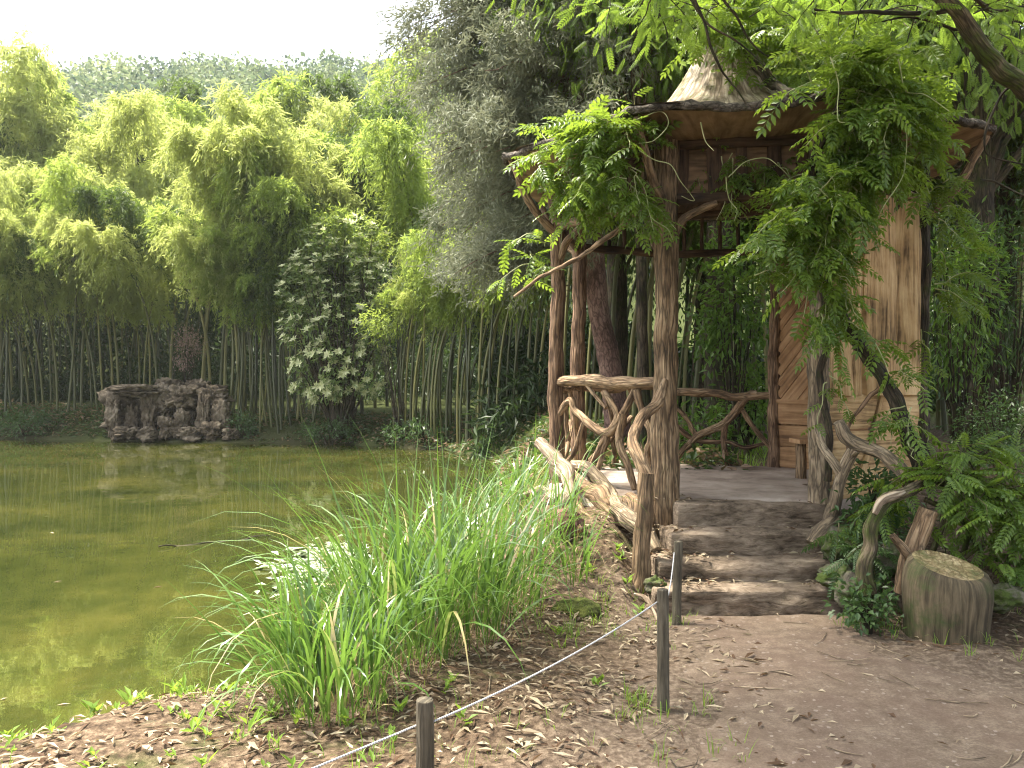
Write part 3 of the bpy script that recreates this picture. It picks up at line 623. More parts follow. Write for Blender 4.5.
tube(mb, [P(912, 560, 5.22), P(900, 545, 5.2), P(892, 536, 5.18)], [.04, .03, .022], 10, 6, .2, .01, seed=162); part('log', mb, [M['bark_rail'], M['stumptop']], lp)
for k, (lab, pts, r, mt) in enumerate((
    ('pale bleached driftwood log curving down the bank beside left post', [P(537, 442, 7.5), P(553, 455, 7.3), P(566, 472, 7.1), P(570, 490, 6.95), P(563, 508, 6.85)], [.045, .07, .075, .06, .035], 'drift'),
    ('yellowish driftwood limb lying from pavilion floor towards the handrail stake', [P(572, 463, 7.6), P(590, 470, 7.3), P(607, 487, 7.05), P(618, 505, 6.8), P(636, 524, 6.5)], [.04, .055, .06, .06, .05], 'bark_grey'),
    ('thick twisted root under the left railing', [P(572, 470, 7.6), P(586, 488, 7.2), P(600, 498, 7.0), P(614, 514, 6.85), P(628, 522, 6.7)], [.05, .09, .10, .08, .04], 'bark_rail'),
    ('knotted root crossing behind the thick root under the railing', [P(592, 470, 7.5), P(584, 488, 7.25), P(590, 506, 7.05), P(606, 526, 6.8)], [.05, .07, .07, .03], 'drift'),
    ('dark root burl at the foot of the front left post', [P(628, 496, 6.9), P(636, 508, 6.75), P(632, 524, 6.6)], [.06, .10, .06], 'bark_post'),
    ('grey weathered log along the bank below the railing', [P(612, 506, 6.75), P(628, 520, 6.6), P(642, 534, 6.45), P(655, 552, 6.3)], [.06, .085, .08, .05], 'bark_grey'),
    ('thin bent root hanging over the bank', [P(566, 486, 7.0), P(575, 500, 6.9), P(584, 514, 6.8), P(598, 524, 6.7)], [.03, .045, .04, .03], 'bark_rail'),
    ('bare stick lying behind tall grass near left post', [P(520, 500, 7.6), P(540, 490, 7.5), P(556, 500, 7.3)], [.03, .04, .03], 'drift'))):
    mb = MB(); tube(mb, pts, r, 16, 10, .30, .03, seed=170+k); o = obj('driftwood', mb.mesh('driftwood', M[mt])); tag(o, lab, 'driftwood', 'driftwood on the pavilion bank')
mb = MB(); tube(mb, [P(635, 594, 5.7), P(646, 598, 5.6), P(654, 612, 5.45), P(658, 622, 5.35)], [.012, .016, .014, .012], 8, 6, .2, .0, seed=180)
tag(obj('bent_root', mb.mesh('bent_root', M['drift'])), 'small pale bent root arching over the soil beside the rope stake', 'root')
# stump
sx, sy = PX(945, 4.95), 4.95; sz = H(np.array([sx]), np.array([sy]))[0]
su = thing('cut_stump', 'short thick sawn log stump standing at the path edge', 'stump', (sx, sy, sz))
def stump():
    seg, hh = 56, .52; a = np.linspace(0, 2*math.pi, seg, endpoint=False); rows = []; tcs = []
    STR = .238; prof = [(1.0, -.06), (.97, .02), (.98, .10), (1.01, .2), (1.035, .3), (1.03, .38), (.99, .44), (.92, .485), (.80, .51)]
    for r, z in prof:
        rr = STR*r*(1+.035*np.cos(2*a+.6)+.03*np.cos(3*a)+.012*fbm(np.stack([np.cos(a)*6, np.sin(a)*6, 0*a+z*1.2], -1), 3, 5))
        zt = .88*z*(1+.12*np.cos(a-2.0)*z/.5); rows.append(np.stack([np.cos(a)*rr+z*.03, np.sin(a)*rr, zt+0*a], -1)); tcs.append(np.stack([np.cos(a)*.27, np.sin(a)*.27, z+0*a], -1))
    n = seg; m = len(rows); ii = (np.arange(m-1)*n)[:, None]; jj = np.arange(n)[None]; kk = ((np.arange(n)+1) % n)[None]
    return np.concatenate(rows)+np.array([sx, sy, sz]), np.stack([ii+jj, ii+kk, ii+n+kk, ii+n+jj], -1).reshape(-1, 4), np.concatenate(tcs), rows[-1]
v, f, tc, top = stump(); part('bark', MB().add(v, f, tc), M['stump'], su)
rows = [top*1.0]; c = top.mean(0)
for s in (.9, .75, .6, .45, .3, .15, .01):
    p = c+(top-c)*s; p[:, 2] += .014*fbm(p*14, 3, 3)-.006; rows.append(p)
n = len(top); ii = (np.arange(len(rows)-1)*n)[:, None]; jj = np.arange(n)[None]; kk = ((np.arange(n)+1) % n)[None]
part('cut_top', MB().add(np.concatenate(rows)+np.array([sx, sy, sz]), np.stack([ii+jj, ii+kk, ii+n+kk, ii+n+jj], -1).reshape(-1, 4)), M['stumptop'], su)
# rocks by the steps and bank
for k, (lab, px, py, Y, s, mt) in enumerate((
    ('layered grey rock beside the right end of the steps', 845, 545, 5.9, (.17, .16, .14), 'rock_moss'), ('flat mossy rock at the foot of the steps', 836, 576, 5.65, (.13, .14, .08), 'rock_moss'),
    ('mossy boulder under the arched branch', 855, 592, 5.3, (.12, .12, .12), 'rock_moss'), ('dark rock behind the arched branch', 900, 560, 5.6, (.20, .15, .12), 'rock_moss'),
    ('reddish brown rock on the bank behind the grass', 566, 525, 6.5, (.13, .12, .12), 'rock_red'), ('dark mossy rock right of the stump', 998, 598, 5.1, (.16, .14, .09), 'rock_moss'),
    ('small round stone left of the lowest step', 655, 585, 5.85, (.08, .08, .07), 'rock_moss'), ('pale stone half hidden in the tall grass', 500, 580, 6.1, (.13, .12, .09), 'rock'))):
    c = P(px, py, Y); mb = MB(); rock_mb(mb, c, s, 300+k, .45, .06); tag(obj('rock', mb.mesh('rock', M[mt])), lab, 'rock')
mb = MB(); rock_mb(mb, P(578, 612, 5.55), (.17, .15, .09), 330, .3, 0); tag(obj('moss_mound', mb.mesh('moss_mound', M['moss'])), 'low dark moss mound at the edge of the tall grass', 'moss')

# ---------------------------------------------------------------- rope fence
stakes = []
for lab, px, ytop, Y, h in (('nearest dark stake cropped by the bottom of the photo', 425, 703, 2.6, .58), ('middle dark stake standing at the path edge', 663, 592, 3.9, .58), ('farthest dark stake at the foot of the steps', 678, 543, 5.25, .56)):
    x = PX(px, Y); z = EYE-(ytop-CY)/F*Y; t_ = np.array([x, Y, z]); mb = MB(); lean = {425: -.005, 663: .0, 678: .012}[px]
    tube(mb, [(x-lean, Y, z-h-.06), (x-lean*.4, Y, z-h*.5), (x, Y, z-.012), (x, Y, z)], [.031, .030, .029, .025], 16, 8, .05, .003, seed=px)
    o = obj('rope_stake', mb.mesh('rope_stake', M['stake'])); tag(o, lab, 'stake', 'stakes of the rope fence'); stakes.append(t_)
def span(a, b, sag, n=14):
    t = np.linspace(0, 1, n)[:, None]; p = a+(b-a)*t; p[:, 2] -= (sag*4*t*(1-t))[:, 0]; return p
s0, s1, s2 = stakes; z1 = np.array([0, 0, 1.])
rp = thing('rope', 'white twisted rope strung low between the dark stakes', 'rope', s1-z1*.5)
pre = np.array([PX(290, 2.25), 2.25, EYE-(778-CY)/F*2.25]); mb = MB()
tube(mb, np.vstack([span(pre, s0+(-.03, 0, -.075), .0, 8), span(s0+(-.03, -.0, -.075), s0+(.03, 0, -.06), 0, 3)[1:]]), .0034, 8, 3, seed=1); part('rope_span', mb, M['rope'], rp)
mb = MB(); tube(mb, span(s0+(.03, 0, -.06), s1+(-.03, 0, -.05), .03), .0034, 8, 3, seed=2); part('rope_span', mb, M['rope'], rp)
mb = MB(); tube(mb, span(s1+(.02, 0.02, -.05), s2+(-.03, -.02, -.06), .05), .0034, 8, 3, seed=3); part('rope_span', mb, M['rope'], rp)

# ---------------------------------------------------------------- grass
def blades(mb, base, n, hmin, hmax, spread, width, seed, nseg=9, lean=(0, 0, 0), arch=1.0):
    g = np.random.default_rng(seed); r = spread*np.sqrt(g.uniform(0, 1, n)); a = g.uniform(0, 2*math.pi, n)
    bx = base[0]+r*np.cos(a); by = base[1]+r*np.sin(a); bz = H(bx, by)-.02
    az = a+g.normal(0, .8, n); L = g.uniform(hmin, hmax, n); tilt = np.abs(g.normal(.22, .16, n))*(.5+r/spread)
    bend = np.abs(g.normal(1.05, .6, n))*arch
    t = np.linspace(0, 1, nseg); th = tilt[:, None]+bend[:, None]*t[None]**1.8*1.5
    ds = L[:, None]/(nseg-1); hx = np.sin(th); hz = np.cos(th)
    X = np.concatenate([np.zeros((n, 1)), np.cumsum((hx*ds)[:, :-1], 1)], 1); Z = np.concatenate([np.zeros((n, 1)), np.cumsum((hz*ds)[:, :-1], 1)], 1)
    ca, sa = np.cos(az)[:, None], np.sin(az)[:, None]
    p = np.stack([bx[:, None]+X*ca+lean[0]*Z*t, by[:, None]+X*sa+lean[1]*Z*t, bz[:, None]+Z], -1)
    tw = g.uniform(-.6, .6, n)[:, None]*t
    sd = np.stack([-sa*np.cos(tw)+0*t, ca*np.cos(tw)+0*t, np.sin(tw)+0*t*ca], -1)
    w = width*g.uniform(.7, 1.25, n)[:, None]*np.clip(np.minimum(.28+t*2.2, (1-t)*2.0), .03, 1)
    v = np.stack([p-sd*w[..., None]*.5, p+sd*w[..., None]*.5], 2).reshape(-1, 3)
    i = (np.arange(n)*nseg*2)[:, None]+(np.arange(nseg-1)*2)[None]
    mb.add(v, np.stack([i, i+1, i+3, i+2], -1).reshape(-1, 4), None, True)
CLUMPS = [(335, 3.95, 100, .6, 1.1, .26, 'nearest arching grass clump by the pond with dry leaves at its foot'),
          (300, 4.35, 60, .55, 1.05, .20, 'leftmost grass clump with blades arching far over the water'),
          (405, 4.6, 120, .9, 1.6, .30, 'tallest grass clump in the middle of the reed bed'),
          (375, 5.3, 80, .8, 1.45, .28, 'grass clump at the water edge behind the tallest clump'),
          (465, 5.0, 100, .8, 1.45, .30, 'dense grass clump right of the tallest clump'),
          (505, 5.6, 80, .65, 1.1, .28, 'grass clump in front of the pale stone'),
          (440, 6.1, 70, .8, 1.4, .3, 'grass clump behind, seen between the taller clumps'),
          (545, 6.4, 60, .6, 1.1, .26, 'upright grass clump below the driftwood log'),
          (575, 6.0, 36, .4, .7, .14, 'small grass tuft beside the reddish rock'),
          (520, 8.3, 90, .55, 1.0, .30, 'arching grass clump on the bank left of the pavilion'),
          (500, 7.2, 70, .6, 1.0, .26, 'grass clump at the water edge near the driftwood')]
for k, (px, Y, n, h0, h1, sp, lab) in enumerate(CLUMPS):
    mb = MB(); base = np.array([PX(px, Y), Y]); blades(mb, base, int(n*(1.4 if k < 6 else .9)), h0, h1, sp, .0165, 500+k, 10, (-.05 if px < 420 else 0, -.05), 1.0 if k else 1.15)
    dry = MB(); blades(dry, base, int(n*.6), .10, .42, sp*1.15, .007, 620+k, 5, (0, 0), 1.6); dry.mi = [q+1 for q in dry.mi]; mb.merge(dry)
    blades(mb, base, n//4, h0*.4, h0*.8, sp*1.1, .010, 560+k, 7)
    tag(obj('grass_clump', mb.mesh('grass_clump', [M['blade'], M['straw']])), lab, 'ornamental grass', 'tall arching grass clumps on the pond bank')
# short grass on the banks
mb = MB(); g = np.random.default_rng(9)
for cx, cy, s, n in [(.75, 5.6, .22, 10), (.5, 5.3, .2, 8), (.45, 4.9, .15, 5), (.62, 3.95, .14, 14), (.2, 5.25, .2, 12), (-1.5, 4.55, .4, 10), (-2.2, 4.25, .4, 8), (-.7, 3.5, .3, 8), (-1.3, 3.9, .3, 10), (.3, 6.2, .3, 16), (1.05, 5.2, .06, 7), (2.75, 4.6, .15, 8), (2.35, 5.1, .12, 8), (3.1, 4.8, .3, 10)]:
    for q in range(n):
        blades(mb, (cx+g.normal(0, s), cy+g.normal(0, s)*.8), 7, .05, .16, .03, .005, int(g.integers(1e6)), 5)
for q in range(420):
    x, y = g.uniform(-3.6, 1.0), g.uniform(3.0, 6.4)
    if sd_pond(np.array([x]), np.array([y]))[0] > .1 and noise3(np.array([[x*1.7, y*1.7, 3.]]))[0] > .05: blades(mb, (x, y), 5, .04, .13, .03, .004, int(g.integers(1e6)), 5)
for q in range(260):
    x, y = g.uniform(.0, 4.2), g.uniform(9.9, 14.5); blades(mb, (x, y), 10, .08, .3, .1, .012, int(g.integers(1e6)), 5)
tag(obj('short_grass', mb.mesh('short_grass', M['sprout'])), kind='stuff')
# sprouting plants with broad leaves
def rosette(mb, c, n, L, Wd, seed, up=.7, hz=0.0):
    g = np.random.default_rng(seed); a = g.uniform(0, 2*math.pi, n); d = np.stack([np.cos(a), np.sin(a), g.uniform(up*.4, up*1.6, n)], 1)
    pos = np.array(c)+np.c_[g.normal(0, .012, (n, 2)), g.uniform(0, hz+.001, n)]
    kites(mb, pos, d, np.array([0, 0, 1.]), L*g.uniform(.6, 1.2, n), Wd*g.uniform(.7, 1.2, n), .2, .5)
mb = MB()
for px, py, Y in ((175, 720, 4.1), (182, 728, 4.0), (348, 712, 3.7), (400, 700, 3.8), (460, 708, 3.7), (230, 712, 4.1), (222, 740, 3.8), (270, 735, 3.8), (300, 745, 3.7), (195, 750, 3.6), (95, 748, 3.9), (130, 742, 3.9), (20, 755, 3.9), (250, 752, 3.6), (560, 640, 5.0), (600, 690, 4.2), (640, 610, 5.4), (620, 560, 6.1), (617, 542, 6.2), (628, 575, 5.9), (590, 560, 6.0)):
    x = PX(px, Y); z = H(np.array([x]), np.array([Y]))[0]; rosette(mb, (x, Y, z), 7, .085, .030, px, 1.0, .05)
g = np.random.default_rng(97)
for k in range(110):
    x, y = g.uniform(-3.3, -.3), g.uniform(3.0, 4.9)
    if sd_pond(np.array([x]), np.array([y]))[0] > .08: rosette(mb, (x, y, H(np.array([x]), np.array([y]))[0]), 5, g.uniform(.03, .07), .02, 900+k, 1.0, .03)
tag(obj('seedling_leaves', mb.mesh('seedling_leaves', M['sprout'])), kind='stuff')
# ---------------------------------------------------------------- leaf litter
g = np.random.default_rng(21); n = 15000
x = np.concatenate([g.uniform(-4.5, 1.5, n), g.uniform(.2, 5, 900), g.uniform(2.2, 4.2, 900), g.uniform(1.0, 2.6, 150)])
y = np.concatenate([g.uniform(2.7, 6.9, n), g.uniform(2.6, 6, 900), g.uniform(4.2, 6.2, 900), g.uniform(5.7, 6.6, 150)])
d = sd_pond(x, y); pm = pathmask(x, y); q = fbm(np.stack([x*2.2, y*2.2, 0*x], -1), 3, 31)
keep = (d > .12) & (g.uniform(0, 1, len(x)) < np.where(pm > .5, .13, np.clip(.55+.6*q, .05, 1))); keep[-150:] = True
x, y = x[keep], y[keep]; n = len(x); z = H(x, y)+.008+g.uniform(0, .014, n)
for i in range(n):
    pass
inst = (x > 1.05) & (x < 2.55) & (y > 5.72)
z = np.where(inst, np.select([y > 6.56, y > 6.28, y > 5.99], [FZ, .42, .272], .13)+.012, z)
a = g.uniform(0, 2*math.pi, n); mb = MB()
kites(mb, np.stack([x, y, z], 1), np.stack([np.cos(a), np.sin(a), g.normal(0, .11, n)], 1), np.stack([g.normal(0, .35, n), g.normal(0, .35, n), np.ones(n)], 1), np.clip(np.exp(g.normal(-2.95, .5, n)), .015, .15), g.uniform(.008, .027, n), .25, .5)
tag(obj('leaf_litter', mb.mesh('leaf_litter', M['litter'])), kind='stuff')
# fallen twigs
mb = MB(); n = 130; x = g.uniform(-1.5, 3.6, n); y = g.uniform(3.0, 5.9, n); ok = sd_pond(x, y) > .3
for x0, y0 in zip(x[ok], y[ok]):
    a = g.uniform(0, 6.28); l = g.uniform(.04, .16); p = np.array([[x0+math.cos(a)*l*s, y0+math.sin(a)*l*s+.02*s*s, 0] for s in (-1, 0, 1)]); p[:, 2] = H(p[:, 0], p[:, 1])+.016
    tube(mb, p, [.003, .003, .0015], 5, 2, seed=int(l*1000))
tag(obj('fallen_twigs', mb.mesh('fallen_twigs', M['bark_grey'])), kind='stuff')
# pale floating plants, sunken branch
n = 300; c = P(308, 560, 8.3); mb = MB(); x = c[0]+g.normal(0, .22, n)+.1; y = c[1]+g.normal(0, .45, n); ok = sd_pond(x, y) < .2; x, y = x[ok], y[ok]; n = len(x); a = g.uniform(0, 6.28, n)
kites(mb, np.stack([x, y, WATER+g.uniform(.01, .07, n)], 1), np.stack([np.cos(a), np.sin(a), g.uniform(-.05, .3, n)], 1), np.array([0, 0, 1.]), g.uniform(.10, .2, n), g.uniform(.04, .08, n), .15, .5)
tag(obj('floating_leaves', mb.mesh('floating_leaves', M['weed'])), kind='stuff')
g = np.random.default_rng(52); n = 4000; x = g.uniform(-9, 0, n); y = g.uniform(3.5, 24, n); d = -sd_pond(x, y); k_ = (d > .02) & (g.uniform(0, 1, n) < np.exp(-d/.35)*.9+.012); x, y = x[k_], y[k_]; n = len(x); a = g.uniform(0, 6.28, n)
mb = MB(); kites(mb, np.stack([x, y, np.full(n, WATER+.006)], 1), np.stack([np.cos(a), np.sin(a), 0*a], 1), np.array([0, 0, 1.]), g.uniform(.03, .09, n), g.uniform(.01, .025, n), .1, .5)
tag(obj('floating_litter', mb.mesh('floating_litter', M['litter'])), kind='stuff')
mb = MB(); tube(mb, [np.array([*P(px, py, Y)[:2], WATER+.004]) for px, py, Y in ((158, 549, 9.1), (200, 544, 9.4), (240, 541, 9.6), (282, 534, 10.0))], [.008, .011, .010, .005], 8, 8, .3, .03, seed=3)
tag(obj('sunken_branch', mb.mesh('sunken_branch', M['bark_dark'])), 'thin dark branch floating level in the pond', 'branch')

# ---------------------------------------------------------------- bamboo
def bamboo_proto(seed, h, arch, bare, nb=30, nl=200, r0=.046, spread=1.0, ll=.19, lw=.034):
    g = np.random.default_rng(seed); t = np.linspace(0, 1, 9)
    cp = lambda t: np.stack([arch*h*.30*t**2.6, .018*h*np.sin(t*2+seed)*t, h*(t-.16*arch*t**4)], -1)
    mb = MB(); tube(mb, cp(t), r0*np.array([1, 1, .97, .92, .85, .72, .55, .35, .12]), 7, 4, seed=seed)
    culm = mb.mesh('culm', M['culm']); mb = MB()
    P_, D_ = [], []; nm = 20; tb = np.minimum(1, bare+(1-bare)*np.linspace(.02, 1, nm)**.85); o = cp(tb)
    for k in range(nm):                                                # each branch carries a loose drooping mop of leaf sprays
        a = 2.4*k+g.uniform(-.6, .6); rel = (tb[k]-bare)/(1-bare); off = spread*(1.15-.8*rel)*g.uniform(.35, 1.3); rr = g.uniform(.30, .68)*(1-.2*rel)
        dr = np.array([math.cos(a), math.sin(a), 0]); c = o[k]+dr*off+np.array([0, 0, .4*off])
        ns = int(26*rr)+4; per = 26                                    # sprays: short strings of leaves that arch out and hang
        d0 = unit(g.normal(0, 1, (ns, 3))+np.array([0, 0, .25])+dr*.4); st_ = c+g.normal(0, .12, (ns, 3))
        u = np.tile(g.uniform(.1, 1, per), (ns, 1)); ln = rr*g.uniform(.8, 1.5, (ns, 1))*u
        q = st_[:, None]+d0[:, None]*ln[..., None]; q[..., 2] -= .75*ln**1.8/max(rr, .3); q = q.reshape(-1, 3)+g.normal(0, .035, (ns*per, 3))
        P_.append(q); D_.append(np.repeat(d0, per, 0)*.5+np.array([0, 0, -.6])+g.normal(0, .38, (ns*per, 3)))
        u = g.uniform(0, 1, 30)[:, None]; P_.append(o[k]+(c-o[k])*u+g.normal(0, .06, (30, 3))); D_.append(dr*.6+np.array([0, 0, -.4])+g.normal(0, .4, (30, 3)))
    P_ = np.concatenate(P_); D_ = np.concatenate(D_); n = len(P_)
    kites(mb, P_, D_, unit(g.normal(0, 1, (n, 3))+np.array([0, 0, .8])), ll*g.uniform(.6, 1.2, n), lw*g.uniform(.7, 1.2, n), .15, .4)
    return culm, mb
PROTO = []
for k, (h, arch, bare) in enumerate(((8.5, 1.1, .58), (9.0, .8, .54), (8.0, 1.4, .60), (9.5, .6, .52), (8.8, 1.25, .50))):
    culm, mb = bamboo_proto(60+k, h, arch, bare); PROTO.append((culm, mb.mesh('foliage', M['bam_leaf']), mb.mesh('foliage', M['bam_leaf_dark']), mb.mesh('foliage', M['bam_leaf_pale'])))
def bamboo(x, y, scale, rot, proto, lab, grp, tilt=(0, 0), dark=False, sxy=None):
    z = float(H(np.array([x]), np.array([y]), False)[0])-.08
    r = thing('bamboo', lab, 'bamboo', (x, y, z), grp, world=False); r.rotation_euler = (tilt[0], tilt[1], rot); s = sxy or scale; r.scale = (s, s, scale)
    culm, fl, fd, fp = PROTO[proto]; c = obj('culm', culm, r); f_ = obj('foliage', {True: fd, False: fl, 'pale': fp}[dark], r); return r
g = np.random.default_rng(77)
def row(n, px0, px1, Y0, Y1, s0, s1, lab, grp, dark=False, tilt=0.0, face=None, tb=0.03, pale=.3):
    for k in range(n):
        px = px0+(px1-px0)*(k+g.uniform(.1, .9))/n; Y = g.uniform(Y0, Y1); s = g.uniform(s0, s1)
        while sd_pond(np.array([PX(px, Y)]), np.array([Y]))[0] < .55: Y += .25
        rot = g.uniform(0, 6.28) if face is None else face+g.normal(0, .7)
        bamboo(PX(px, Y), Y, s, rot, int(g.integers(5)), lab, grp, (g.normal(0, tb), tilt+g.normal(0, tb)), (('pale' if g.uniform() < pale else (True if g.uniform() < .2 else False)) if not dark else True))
row(42, -150, 180, 28.6, 30.5, .74, 1.02, 'bamboo in the front rank of the dark grove, left of the grotto', 'bamboo of the left grove', False, 0, -1.57, .04, .75)
row(44, -170, 200, 32, 37, 1.1, 1.4, 'taller bamboo deep in the grove left of the grotto', 'bamboo deep in the left grove', False)
row(44, -110, 425, 38, 46, 1.7, 2.05, 'tall sunlit bamboo rising at the foot of the hill', 'bamboo at the hill foot', False, 0, None, .03, .6)
row(16, 195, 300, 27.5, 30, 1.0, 1.3, 'bamboo rising behind the rock grotto', 'bamboo behind the grotto')
row(24, 225, 320, 25.9, 27.4, .72, 1.0, 'slender bamboo leaning left beside the rock grotto', 'bamboo leaning by the grotto', False, -.14)
row(52, 392, 560, 20.5, 25, .72, .98, 'bamboo on the far bank between flowering shrub and conifer', 'bamboo on the far bank', False, 0, 0)
row(14, 300, 470, 27, 33, 1.2, 1.5, 'tall bamboo behind the variegated shrub', 'bamboo behind the shrub')
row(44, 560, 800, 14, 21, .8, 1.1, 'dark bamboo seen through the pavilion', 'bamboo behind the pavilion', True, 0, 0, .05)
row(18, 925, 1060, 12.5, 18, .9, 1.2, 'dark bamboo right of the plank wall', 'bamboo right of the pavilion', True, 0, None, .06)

# ---------------------------------------------------------------- trees
def crown_points(g, c, rad, ncl, per, cl):
    d = unit(g.normal(0, 1, (ncl, 3))); cc = np.array(c)+d*np.array(rad)*(g.uniform(.25, 1, ncl)**.5)[:, None]
    p = np.repeat(cc, per, 0)+g.normal(0, 1, (ncl*per, 3))*np.array(cl); return cc, p
def tree(name, lab, cat, base, h, c, rad, ncl, per, cl, leaf, mat, bark, tr=.2, seed=0, grp=None, comp=False, droop=.5, limbs=14, lean=(0, 0)):
    g = np.random.default_rng(seed); base = np.array(base, float); c = np.array(c, float)
    r = thing(name, lab, cat, base, grp); mb = MB(); top = c+np.array([0, 0, rad[2]*.5])
    mid = base+(top-base)*.5+np.array([lean[0], lean[1], 0])
    tube(mb, [base-zv*.2, base+(mid-base)*.5, mid, mid+(top-mid)*.5, top], [tr*1.25, tr, tr*.85, tr*.55, tr*.15], 14, 8, .12, .03, seed=seed)
    cc, p = crown_points(g, c, rad, ncl, per, cl)
    for q in cc[:limbs]:
        s = g.uniform(.35, .8); o = base+(top-base)*s; tube(mb, [o, o+(q-o)*.5+zv*.2, q], [tr*.32, tr*.2, tr*.05], 7, 6, .1, .03, seed=seed+1)
    part('trunk', mb, M[bark], r); mb = MB(); n = len(p); out = unit(p-c)
    d = out*.7+np.array([0, 0, -droop])+g.normal(0, .5, (n, 3)); up = np.array([0, 0, 1.])+g.normal(0, .4, (n, 3))
    if comp: scatter(mb, CL2_V, CL2_F, p, d, up, leaf[0]*g.uniform(.7, 1.25, n))
    else: kites(mb, p, d, up, leaf[0]*g.uniform(.6, 1.2, n), leaf[1]*g.uniform(.7, 1.2, n), .2, .45)
    part('crown', mb, M[mat], r); return r
gz = lambda x, y: float(H(np.array([x]), np.array([y]), False)[0])
# grey conifer on the near right bank of the pond
def conifer():
    g = np.random.default_rng(5); b = np.array([PX(622, 13.2), 13.2, gz(PX(622, 13.2), 13.2)])
    r = thing('conifer', 'big grey green conifer with leaning reddish trunk beside the pavilion', 'tree', b); mb = MB()
    ax = [b-zv*.2, P(612, 380, 13.2), P(598, 300, 13.2), np.array([1.15, 13.3, 6.0]), np.array([.45, 13.4, 10.]), np.array([.1, 13.5, 16.])]
    tube(mb, ax, [.24, .19, .175, .16, .12, .03], 16, 8, .1, .02, seed=7); A = catmull(ax, 10)
    P_, D_ = [], []
    for k in range(350):
        z = 3.7+12*g.uniform(0, 1)**1.1; i = np.argmin(abs(A[:, 2]-z)); o = A[i]; a = g.uniform(0, 6.28); L = (3.0*(1-max(0, z-5.5)/14.5))*g.uniform(.55, 1.1)
        if z < 5: L *= .8
        if z < 4.6: a = g.uniform(2.0, 4.6)
        dr = np.array([math.cos(a), math.sin(a), 0]); e = o+dr*L; pts = [o, o+dr*L*.5+zv*.12, e-zv*.35*L*.5]
        tube(mb, pts, [.04, .02, .004], 6, 4, .1, .05, seed=k)
        ns = int(6+8*L); us = g.uniform(.2, 1, ns)**.75; qs = o+dr*(L*us)[:, None]; qs[:, 2] += .3*us-.42*L*.5*us*us; qs += g.normal(0, .16, (ns, 3))
        per = 46; q = np.repeat(qs, per, 0); m_ = len(q); ln = np.repeat(g.uniform(.22, .6, ns), per)*g.uniform(0, 1, m_); sd = np.repeat(unit(dr*.8+g.normal(0, .5, (ns, 3))), per, 0)
        p = q+sd*ln[:, None]+g.normal(0, .055, (m_, 3)); p[:, 2] -= .9*ln**1.5; P_.append(p); D_.append(sd*.6+np.array([0, 0, -.45])+g.normal(0, .5, (m_, 3)))
    part('trunk', mb, M['bark_tree'], r); P_ = np.concatenate(P_); D_ = np.concatenate(D_); n = len(P_); mb = MB()
    kites(mb, P_, D_, g.normal(0, 1, (n, 3)), g.uniform(.07, .17, n), g.uniform(.012, .03, n), .2, .5)
    part('crown', mb, M['yew'], r)
conifer()
# variegated shrub on the far bank
def vshrub():
    g = np.random.default_rng(15); Y = 25.2; b = np.array([PX(338, Y), Y, gz(PX(338, Y), Y)])
    r = thing('variegated_shrub', 'bushy shrub with cream splashed leaves at the far waterline', 'shrub', b); mb = MB(); pts = []
    for px, py, rx, ry, n in ((325, 372, 34, 30, 60), (312, 325, 28, 34, 60), (350, 330, 40, 40, 80), (335, 275, 44, 30, 80), (372, 290, 26, 28, 40), (300, 290, 20, 30, 40), (345, 245, 44, 24, 70), (318, 262, 26, 24, 40), (365, 370, 24, 26, 36), (325, 386, 18, 12, 20)):
        c = P(px, py, Y); d = unit(g.normal(0, 1, (n, 3)))*(g.uniform(.3, 1, n)**.4)[:, None]; pts.append(c+d*np.array([rx, 26, ry])*Y/F)
    pts = np.concatenate(pts)
    for q in pts[::9]: tube(mb, [b, (b+q)/2+np.array([0, .1, .1]), q], [.05, .03, .01], 6, 5, .1, .03, seed=3)
    part('stems', mb, M['bark_dark'], r); mb = MB(); p = np.repeat(pts, 11, 0)+g.normal(0, .14, (len(pts)*11, 3)); n = len(p)
    kites(mb, p, unit(p-b-np.array([0, 0, 2.5]))*.6+g.normal(0, .7, (n, 3))+np.array([0, -.2, -.1]), np.array([0, -.4, 1.])+g.normal(0, .3, (n, 3)), g.uniform(.14, .26, n), g.uniform(.06, .1, n), .15, .5)
    part('foliage', mb, M['glossy'], r); mb = MB(); c0 = b+np.array([0, 0, 2.5]); pk = pts[(g.uniform(0, 1, len(pts)) < .9)]; pk = pk+unit(pk-c0)*.12+np.array([0, -.12, .03]); q = np.repeat(pk, 9, 0); n = len(q)
    a = np.tile(np.arange(9)*.698, len(pk)); dr = unit(np.repeat(unit(pk-c0), 9, 0)*.7+np.array([0, -.5, .3]))
    s1 = unit(np.cross(dr, [0.1, .2, 1.])); s2 = np.cross(dr, s1); d = s1*np.cos(a)[:, None]+s2*np.sin(a)[:, None]+dr*.45+g.normal(0, .15, (n, 3))
    kites(mb, q, d, dr, g.uniform(.12, .22, n), g.uniform(.05, .08, n), .15, .5); part('cream_leaves', mb, M['magnolia'], r)
vshrub()
